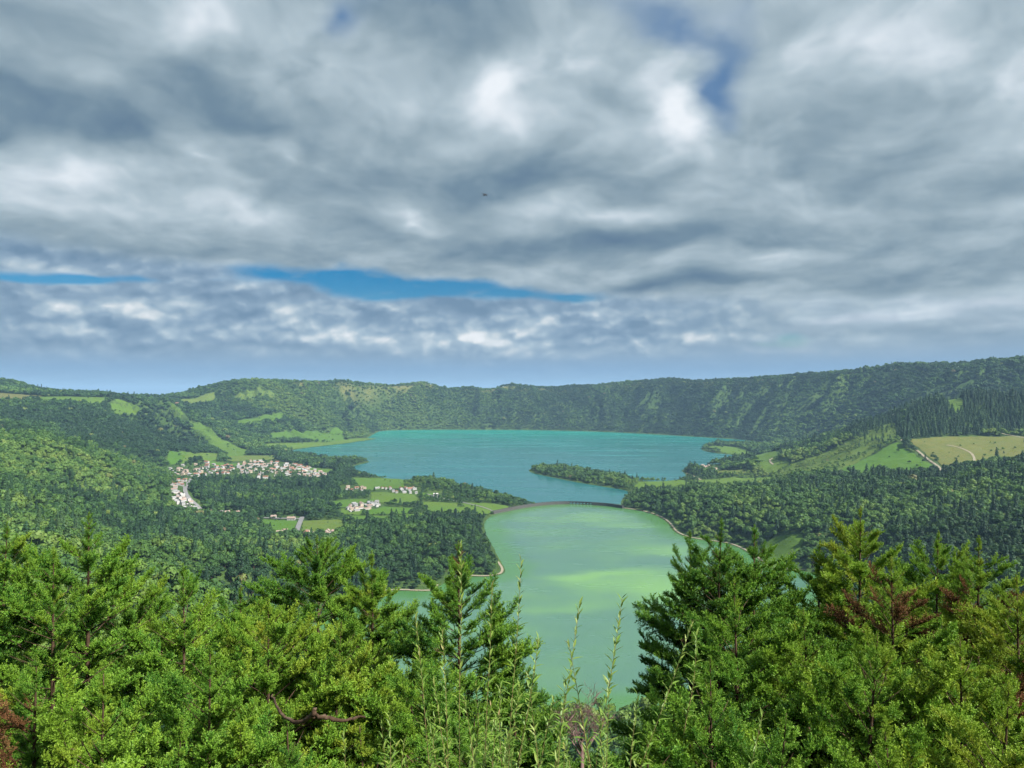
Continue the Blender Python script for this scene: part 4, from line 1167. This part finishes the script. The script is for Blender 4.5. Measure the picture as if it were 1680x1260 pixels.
hn += settle([(262, 770), (320, 763), (385, 762), (386, 777), (330, 782), (276, 780)], 66, 14.5, mixk, 'in the western strip of the village', 'in the western strip of the village', (-15, 75, -10), (1.0, 1.35))
hn += settle([(498, 766), (548, 783), (535, 787), (500, 786)], 26, 15, mixk, 'at the lakeward end of the village', 'at the lakeward end of the village', (35, 125), (1.0, 1.3))
hn += settle([(277, 787), (309, 787), (300, 803), (286, 806), (277, 802)], 34, 11.5, ['white_red', 'white_red', 'white_pink'], 'above the bend of the grey street', 'above the bend of the street', (15, 105), (.9, 1.2))
hn += settle([(283, 808), (303, 810), (328, 840), (306, 837), (285, 826)], 36, 10.5, ['white_white', 'white_grey', 'white_pink', 'white_white'], 'below the bend of the grey street', 'in the row below the bend of the street', (-30, 60), (.9, 1.15))
hn += settle([(562, 832), (600, 824), (626, 824), (620, 834), (570, 842)], 24, 13, ['white_white', 'white_pink', 'white_grey', 'cream_pink'], 'in the farm hamlet between small fields', 'in the farm hamlet', (30, 120), (.9, 1.2))
hn += settle([(614, 801), (650, 803), (690, 801), (684, 811), (640, 810)], 16, 13, ['white_white', 'white_grey', 'white_red'], 'in the hamlet beside the upper meadow', 'in the hamlet beside the upper meadow', (20, 110), (.9, 1.2))
hn += settle([(560, 798), (600, 799), (598, 806), (562, 806)], 8, 14, ['white_red', 'cream_pink'], 'with the red roofs left of the upper meadow', 'left of the upper meadow', (25, 115))
hn += settle([(455, 873), (482, 869), (478, 880), (455, 882)], 6, 12, ['white_red', 'white_pink'], 'left of the straight road foot', 'left of the foot of the straight road', (15,), (.9, 1.1))
hn += settle([(494, 874), (545, 872), (550, 878), (500, 880)], 9, 13, ['white_red', 'cream_pink', 'white_pink'], 'right of the straight road foot', 'right of the foot of the straight road', (10, 100), (.9, 1.15))
hn += settle([(1150, 765), (1176, 764), (1178, 771), (1152, 772)], 8, 14, ['cream_pink', 'white_red'], 'on the promontory right of the blue lake', 'on the promontory', (30, 120))
hn += settle([(332, 839), (362, 841), (360, 846), (335, 845)], 7, 12, ['white_white', 'white_pink'], 'along the road below the forest', 'along the road at the foot of the slope', (0,))
for px, py, kd, lb, s in [
    (373, 844, 'cream_pink', 'left one of two cream houses at the lower edge of the forest', 1.2), (389, 844.5, 'cream_pink', 'right one of two cream houses at the lower edge of the forest', 1.25),
    (478, 853, 'white_pink', 'white house with a steep gable beside the upper end of the straight road', 1.25), (449, 850, 'white_pink', 'low house with a long dull roof left of the straight road', 1.2),
    (251, 768, 'white_white', 'large white building alone at the western end of the village', 2.0), (715, 813, 'white_white', 'tall white house alone by the lane to the causeway', 1.3),
    (290, 665, 'white_red', 'lone white house in the saddle below the left hill', 2.2), (619, 802.5, 'white_white', 'bright white house at the edge of the upper meadow', 1.3),
    (1535, 668, 'white_grey', 'tiny pale hut on the ridge of the right hill', .8)]:
    q = hit(px, py)
    house(q[0], q[1], rng.uniform(-.4, .4), kd, lb, None, s, True)
print('HOUSES', hn)

# ------------------------------------------------------------------ causeway and bridge between the lakes
dk = chaikin([np.array(p[:2]) + np.array((0, 4.0)) for p in CAUSEWAY[::-1]], 2, False)
dk = [dk[0] + (dk[0] - dk[1]) * 2.0] + dk + [dk[-1] + (dk[-1] - dk[-2]) * 2.5]
dk = np.array(dk)
seg = np.concatenate(([0], np.cumsum(np.linalg.norm(np.diff(dk, axis=0), axis=1))))
def along(s): return np.array((np.interp(s, seg, dk[:, 0]), np.interp(s, seg, dk[:, 1])))
def frame_at(s):
    a, b = along(max(0, s - 2)), along(min(seg[-1], s + 2)); t = (b - a) / np.linalg.norm(b - a)
    return along(s), t, np.array((t[1], -t[0]))            # the side vector points to the near, green lake
def s_of(px):
    ss = np.linspace(0, seg[-1], 800); q = np.array([along(s) for s in ss])
    return float(np.interp(px, 840 + F_PX * q[:, 0] / q[:, 1], ss))
S0, S1 = s_of(934), s_of(972)
DECK_Z, HALF = 6.0, 3.3
def run(s0, s1, prof, step=5.0):
    """sweep a closed profile (side, z) along the crossing"""
    n = max(1, int((s1 - s0) / step)); m = len(prof); v, f = [], []
    for i in range(n + 1):
        p, t, n_ = frame_at(s0 + (s1 - s0) * i / n)
        for a, z in prof: q = p + n_ * a; v.append((q[0], q[1], z))
    for i in range(n):
        for k in range(m):
            a, b = i * m + k, i * m + (k + 1) % m
            f.append((a, b, b + m, a + m))
    f.append(tuple(range(m))[::-1]); f.append(tuple(range(n * m, n * m + m)))
    return v, f
def swept(name, pieces, mat, parent):
    p = Parts()
    for q in pieces: p.add(q)
    me = p.mesh(name, mat)
    bm = bmesh.new(); bm.from_mesh(me); bmesh.ops.recalc_face_normals(bm, faces=bm.faces[:]); bm.to_mesh(me); bm.free()
    return obj(name, me, parent)
m_lane = m_stone
for s0, s1, lb in ((0, S0, 'curved stone causeway from the meadow to the bridge, left of the arches'), (S1, seg[-1], 'short stone causeway from the bridge to the right bank')):
    o = empty('causeway', (0, 0, 0)); tag(o, lb, 'causeway')
    swept('embankment', [run(s0, s1, [(-HALF - 1.4, -4), (HALF + 1.4, -4), (HALF, DECK_Z - .02), (-HALF, DECK_Z - .02)])], m_stone, o)
    swept('roadway', [run(s0, s1, [(-HALF + .5, DECK_Z - .015), (HALF - .5, DECK_Z - .015), (HALF - .5, DECK_Z + .06), (-HALF + .5, DECK_Z + .06)])], m_lane, o)
    for k in (-1, 1):
        a, b = sorted((k * (HALF - .45), k * (HALF - .02)))
        swept('parapet', [run(s0, s1, [(a, DECK_Z - .02), (b, DECK_Z - .02), (b, DECK_Z + 1.0), (a, DECK_Z + 1.0)])], m_stone, o)
o = empty('stone_bridge', (0, 0, 0)); tag(o, 'low grey stone bridge with seven arched openings between the two lakes', 'bridge')
NA = 7; pitch_ = (S1 - S0) / NA; op = pitch_ * .66; pier = pitch_ - op
for i in range(NA + 1):
    c_ = S0 + i * pitch_
    a, b = max(S0, c_ - pier / 2), min(S1, c_ + pier / 2)
    swept('pier', [run(a, b, [(-HALF + .1, -5), (HALF - .1, -5), (HALF - .1, 2.6), (-HALF + .1, 2.6)], 1.0)], m_stone, o)
for i in range(NA):                                         # each arch is a ring of stepped voussoirs under the deck
    c_ = S0 + (i + .5) * pitch_; v, f = [], []
    K = 10
    for k in range(K + 1):
        x = -op / 2 + op * k / K; z = 2.6 + 1.7 * math.sqrt(max(0, 1 - (2 * x / op) ** 2))
        p, t, n_ = frame_at(c_ + x)
        for sd_, zz in ((-1, z), (1, z), (1, 4.9), (-1, 4.9)):
            q = p + n_ * sd_ * (HALF - .1); v.append((q[0], q[1], zz))
    for k in range(K):
        for j in range(4):
            a, b = k * 4 + j, k * 4 + (j + 1) % 4; f.append((a, b, b + 4, a + 4))
    f += [(3, 2, 1, 0), (K * 4, K * 4 + 1, K * 4 + 2, K * 4 + 3)]
    swept('arch', [(v, f)], m_stone, o)
swept('spandrel', [run(max(S0, S0 + i * pitch_ - pier / 2), min(S1, S0 + i * pitch_ + pier / 2), [(-HALF + .12, 2.6), (HALF - .12, 2.6), (HALF - .12, 4.9), (-HALF + .12, 4.9)], 1.0) for i in range(NA + 1)], m_stone, o)
swept('deck', [run(S0, S1, [(-HALF, 4.9), (HALF, 4.9), (HALF, DECK_Z), (-HALF, DECK_Z)])], m_stone, o)
swept('roadway', [run(S0, S1, [(-HALF + .5, DECK_Z + .004), (HALF - .5, DECK_Z + .004), (HALF - .5, DECK_Z + .06), (-HALF + .5, DECK_Z + .06)])], m_lane, o)
for k in (-1, 1):
    a, b = sorted((k * (HALF - .45), k * (HALF - .02)))
    swept('parapet', [run(S0, S1, [(a, DECK_Z + .004), (b, DECK_Z + .004), (b, DECK_Z + 1.0), (a, DECK_Z + 1.0)])], m_stone, o)

# ------------------------------------------------------------------ willow shoots close to the look-out
def willow_leaf_mat():
    m = new_mat('willow_leaf')
    oi = NT.nodes.new('ShaderNodeObjectInfo'); t = attr('tint', 'INSTANCER')
    g = NT.nodes.new('ShaderNodeNewGeometry')
    c = ramp(E(oi.outputs['Random']) * .5 + t * .5, [(0.0, (0.08, 0.17, 0.025)), (0.5, (0.17, 0.29, 0.04)), (0.85, (0.26, 0.34, 0.065)), (1.0, (0.30, 0.20, 0.07))])
    c = mixc(E(g.outputs['Backfacing']) * .35, c, (0.22, 0.30, 0.13))
    d = NT.nodes.new('ShaderNodeBsdfPrincipled'); put(d.inputs['Base Color'], c); d.inputs['Roughness'].default_value = .5
    tr = NT.nodes.new('ShaderNodeBsdfTranslucent'); put(tr.inputs[0], c)
    mx = NT.nodes.new('ShaderNodeMixShader'); mx.inputs[0].default_value = .35
    NT.links.new(d.outputs[0], mx.inputs[1]); NT.links.new(tr.outputs[0], mx.inputs[2]); out(mx.outputs[0])
    return m
m_wleaf = willow_leaf_mat()
m_wstem = new_mat('willow_stem')
n = noise(position(), 9.0, 3.0, .6)
out(principled(ramp(n, [(.3, (.16, .17, .05)), (.7, (.26, .19, .09))]), .7, .2))
def willow_leaf():
    """lance-shaped leaf along +X, folded on its midrib and curved, one unit long"""
    v, f = [], []
    xs, ws = (0, .12, .35, .6, .82, 1.0), (.010, .065, .115, .10, .055, .004)
    for x, w in zip(xs, ws):
        z = -.16 * x * x
        v += [(x, -w, z + w * .45), (x, 0, z), (x, w, z + w * .45)]
    for i in range(5):
        for k in range(2):
            a = i * 3 + k; f.append((a, a + 3, a + 4, a + 1))
    return mesh('leaf', v, f, [m_wleaf], True)
leaf_me = willow_leaf()
T_LEAF = [bpy.data.objects.new('leaf_shape', leaf_me)]
def shoot(root, base, tip, sway, nleaf, size, single_leaves, r, bare_to=.25, P=None):
    """a stem from base to tip; leaves spiral up it, small and upright at the tip"""
    base, tip = np.array(base), np.array(tip); d = tip - base; ln = np.linalg.norm(d)
    side = np.cross(d / ln, r.normal(size=3)); side /= np.linalg.norm(side)
    c = lambda t: base + d * t + side * sway * math.sin(t * 2.6) * t * (1 - t) * 2 + np.array((.012 * math.sin(t * 17), 0, 0)) * ln * .1
    ts = np.linspace(0, 1, 14)
    st = obj('stem', Parts().add(tube([c(t) for t in ts], [.0085 * (1 - t * .82) * (.6 + ln * .12) for t in ts], 5)).mesh('stem', m_wstem, True), root)
    an = r.uniform(0, 6.28)
    for i in range(nleaf):
        t = bare_to + (1 - bare_to) * ((i + .5) / nleaf) ** .85
        an += 2.4 + r.normal(0, .3)
        ax = c(min(1, t + .02)) - c(t - .02); ax /= np.linalg.norm(ax)
        u = np.cross(ax, (.2, .9, .1)); u /= np.linalg.norm(u); w = np.cross(ax, u)
        o_ = u * math.cos(an) + w * math.sin(an)
        spread_ = .95 - .50 * max(0, (t - .72) / .28) + r.normal(0, .14)
        xd = ax * math.cos(spread_) + o_ * math.sin(spread_)
        zd = ax * math.sin(spread_) - o_ * math.cos(spread_); yd = np.cross(zd, xd)
        s = size * (r.uniform(.7, 1.15)) * (1 - .25 * max(0, (t - .75) / .25))
        M = Matrix((xd, yd, zd)).transposed()
        tn = float(np.clip(.45 + r.normal(0, .18) + (.35 if t > .93 else 0), 0, 1))
        if single_leaves:
            q = obj('leaf', leaf_me, st); q.matrix_basis = Matrix.Translation(Vector(c(t))) @ M.to_4x4() @ Matrix.Scale(s, 4); q['tint'] = tn
        else:
            P.append((c(t), tuple(M.to_euler()), s, tn))
def willow(px, Y, label, tall, low, seed):
    """tall: (tip x, tip y, foot x) in the photograph, all at about the distance Y"""
    r = np.random.default_rng(seed)
    f_ = at(px, 1200, Y); foot = np.array((f_[0], Y, float(ground(f_[0], Y)) - .1))
    root = empty('willow_shrub', foot); tag(root, label, 'shrub', 'young willows at the look-out')
    for tx, ty, bx, dy, nl in tall:
        tip = at(tx, ty, Y + dy) - foot; b = at(bx, 1270, Y + dy * .6) - foot
        low_b = np.array((b[0] * .55, b[1] * .4, 0.0))
        # the stem passes the lower edge of the picture at bx and roots near the foot
        v_ = tip - b; base = b - v_ / np.linalg.norm(v_) * .9
        base = base * .75 + low_b * .25
        shoot(root, base, tip, r.uniform(-.14, .14), int(nl * 1.7), .115, True, r, .36)
    P = []
    for i in range(low):
        tx = px + r.normal(0, 1) * 95; ty = 1262 - abs(r.normal(0, 1)) * 75 - r.uniform(0, 45); dy = r.uniform(-.8, .9)
        tip = at(tx, ty, Y + dy) - foot; b = tip + np.array((r.normal(0, .12), r.normal(0, .1), -r.uniform(.9, 1.4)))
        shoot(root, b, tip, r.uniform(-.1, .1), int(r.integers(26, 40)), .105, False, r, .15, P)
    if P:
        S_ = np.array([p[2] for p in P])
        c_ = scatter('foliage', np.array([p[0] for p in P]), np.array([p[1] for p in P]), np.stack((S_,) * 3, 1), np.array([p[3] for p in P]), T_LEAF, root)
        c_['kind'] = 'stuff'
willow(745, 7.4, 'young willow with three tall leafy shoots left of the open water', [(757, 890, 752, .2, 54), (682, 1010, 722, -.1, 44), (726, 1030, 742, -.3, 40), (808, 960, 800, .4, 38)], 15, 1)
willow(880, 7.0, 'young willow with two thin shoots standing against the green water', [(856, 920, 822, .3, 44), (952, 990, 880, .1, 34)], 17, 2)
willow(985, 6.6, 'young willow with shoots leaning right across the dead shrub', [(1022, 980, 942, .1, 46), (1138, 1018, 985, .5, 40), (1000, 1110, 975, -.2, 24)], 13, 3)
willow(1215, 6.4, 'single short willow shoot at the bottom edge right of centre', [(1252, 1170, 1212, 0, 30)], 0, 4)

# ------------------------------------------------------------------ dead shrub
m_twig = new_mat('dead_twig')
n = noise(position(), 12.0, 3.0, .6)
out(principled(ramp(n, [(.3, (.11, .065, .06)), (.7, (.25, .165, .155))]), .9, .1))
def dead_shrub(px, py, Y, w, label):
    r = np.random.default_rng(8)
    top = at(px, py, Y); gz = float(ground(top[0], Y)); h = top[2] - gz
    o = empty('dead_shrub', (top[0], Y, gz)); tag(o, label, 'shrub')
    stem, tw = Parts(), Parts()
    stem.add(tube([(0, 0, -.5), (.05, 0, h * .5), (0, .03, h - .72)], [.06, .04, .02], 6))
    def grow(p, d, ln, rad, lvl):
        q = p + d * ln * .5 + r.normal(0, .05, 3) * ln; e = p + d * ln + r.normal(0, .07, 3) * ln
        (stem if lvl < 2 else tw).add(tube([p, q, e], [rad, rad * .75, rad * .45], 3 if lvl > 1 else 5))
        if lvl >= 5: return
        for k in range(3 if lvl < 4 else 4):
            nd = d + r.normal(0, .55, 3) + np.array((0, 0, .12)); nd /= np.linalg.norm(nd)
            grow(p + (e - p) * r.uniform(.45, 1.0), nd, ln * r.uniform(.58, .8), rad * .58, lvl + 1)
    for k in range(7):
        a = k * .9 + r.uniform(0, .5); d = np.array((math.cos(a) * w, math.sin(a) * w, 1.0)); d /= np.linalg.norm(d)
        grow(np.array((0, 0.03, h - r.uniform(.75, .95))), d, .33, .012, 1)
    obj('trunk', stem.mesh('trunk', m_twig, True), o)
    q = obj('twigs', tw.mesh('twigs', m_twig), o); q['kind'] = 'stuff'
dead_shrub(955, 1128, 10.0, .62, 'leafless greyish pink dead shrub below the open water')

# ------------------------------------------------------------------ crooked bare limb among the cedars
def limb(tree, pxs, Y, radii, label):
    """a bare limb of one of the cedars, a part of that tree"""
    p = gnarl(chaikin3([at(x, y, Y + dy) - np.array(tree.location) for x, y, dy in pxs]))
    rs = np.interp(np.linspace(0, 1, len(p)), np.linspace(0, 1, len(radii)), radii) * rng.uniform(.8, 1.2, len(p))
    o = obj('bare_limb', Parts().add(tube(p, rs, 8)).mesh('bare_limb', m_bark, True), tree); o['label'] = label
def chaikin3(p):
    for _ in range(2):
        q = [p[0]]
        for a, b in zip(p[:-1], p[1:]): q += [a * .75 + b * .25, a * .25 + b * .75]
        p = q + [p[-1]]
    return p
def gnarl(p):
    return [q + rng.normal(0, .012, 3) for q in p]
limb(CEDARS[(470, 1160)], [(447, 1140, 1.3), (458, 1170, .5), (486, 1189, .2), (512, 1176, 0), (517, 1164, 0)], 10.9, [.012, .022, .028, .034, .036], 'crooked bare brown limb')
limb(CEDARS[(590, 1190)], [(513, 1174, .02), (530, 1174, 0), (548, 1181, .0), (570, 1182, .3), (596, 1176, .9)], 10.9, [.036, .034, .028, .024, .016], 'crooked bare brown limb')

# ------------------------------------------------------------------ bird
m_bird = new_mat('bird_feathers'); out(principled((.03, .035, .045), .7, .2))
bp = at(795, 320, 52.0)
b_o = empty('bird', bp, R(35)); b_o.rotation_euler = (R(25), R(-28), R(35)); tag(b_o, 'small dark bird flying below the clouds left of centre', 'bird')
prof = [(-.17, .004), (-.13, .018), (-.06, .034), (.02, .040), (.08, .032), (.115, .024), (.135, .026), (.155, .016), (.175, .003)]
obj('body', Parts().add(tube([(x, 0, .006 * math.sin(x * 20)) for x, _ in prof], [q for _, q in prof], 8)).mesh('body', m_bird, True), b_o)
for s in (-1, 1):
    v = []
    for y, xa, xb, z in ((.02, .075, -.03, .012), (.10, .085, -.035, .055), (.20, .055, -.04, .050), (.29, -.01, -.075, .01)):
        for x, dz_ in ((xa, 0), ((xa + xb) / 2, .008), (xb, 0)): v.append((x, s * y, z + dz_))
    f = []
    for i in range(3):
        for k in range(2):
            a = i * 3 + k; f.append((a, a + 1, a + 4, a + 3))
    me = mesh('wing', v, f, [m_bird], True)
    w_ = obj('wing', me, b_o); md = w_.modifiers.new('thickness', 'SOLIDIFY'); md.thickness = .006
v = [(-.16, -.012, 0), (-.16, .012, 0), (-.27, .045, -.004), (-.25, 0, 0), (-.27, -.045, -.004)]
t_ = obj('tail', mesh('tail', v, [(0, 1, 2, 3), (0, 3, 4)], [m_bird]), b_o); md = t_.modifiers.new('thickness', 'SOLIDIFY'); md.thickness = .005
# ------------------------------------------------------------------ haze
m_haze = new_mat('haze')
pv = NT.nodes.new('ShaderNodeVolumePrincipled')
pv.inputs['Color'].default_value = (0.42, 0.68, 1.0, 1.0)
pv.inputs['Density'].default_value = 4.2e-5
pv.inputs['Anisotropy'].default_value = 0.0
out(None, pv.outputs[0])
hx, z0, z1 = 88000.0, -870.0, 540.0
v = [(x, y, z) for z in (z0, z1) for y in (-hx, hx) for x in (-hx, hx)]
f = [(0, 2, 3, 1), (4, 5, 7, 6), (0, 1, 5, 4), (2, 6, 7, 3), (0, 4, 6, 2), (1, 3, 7, 5)]
tag(obj('haze', mesh('haze', v, f, [m_haze])), kind='stuff')
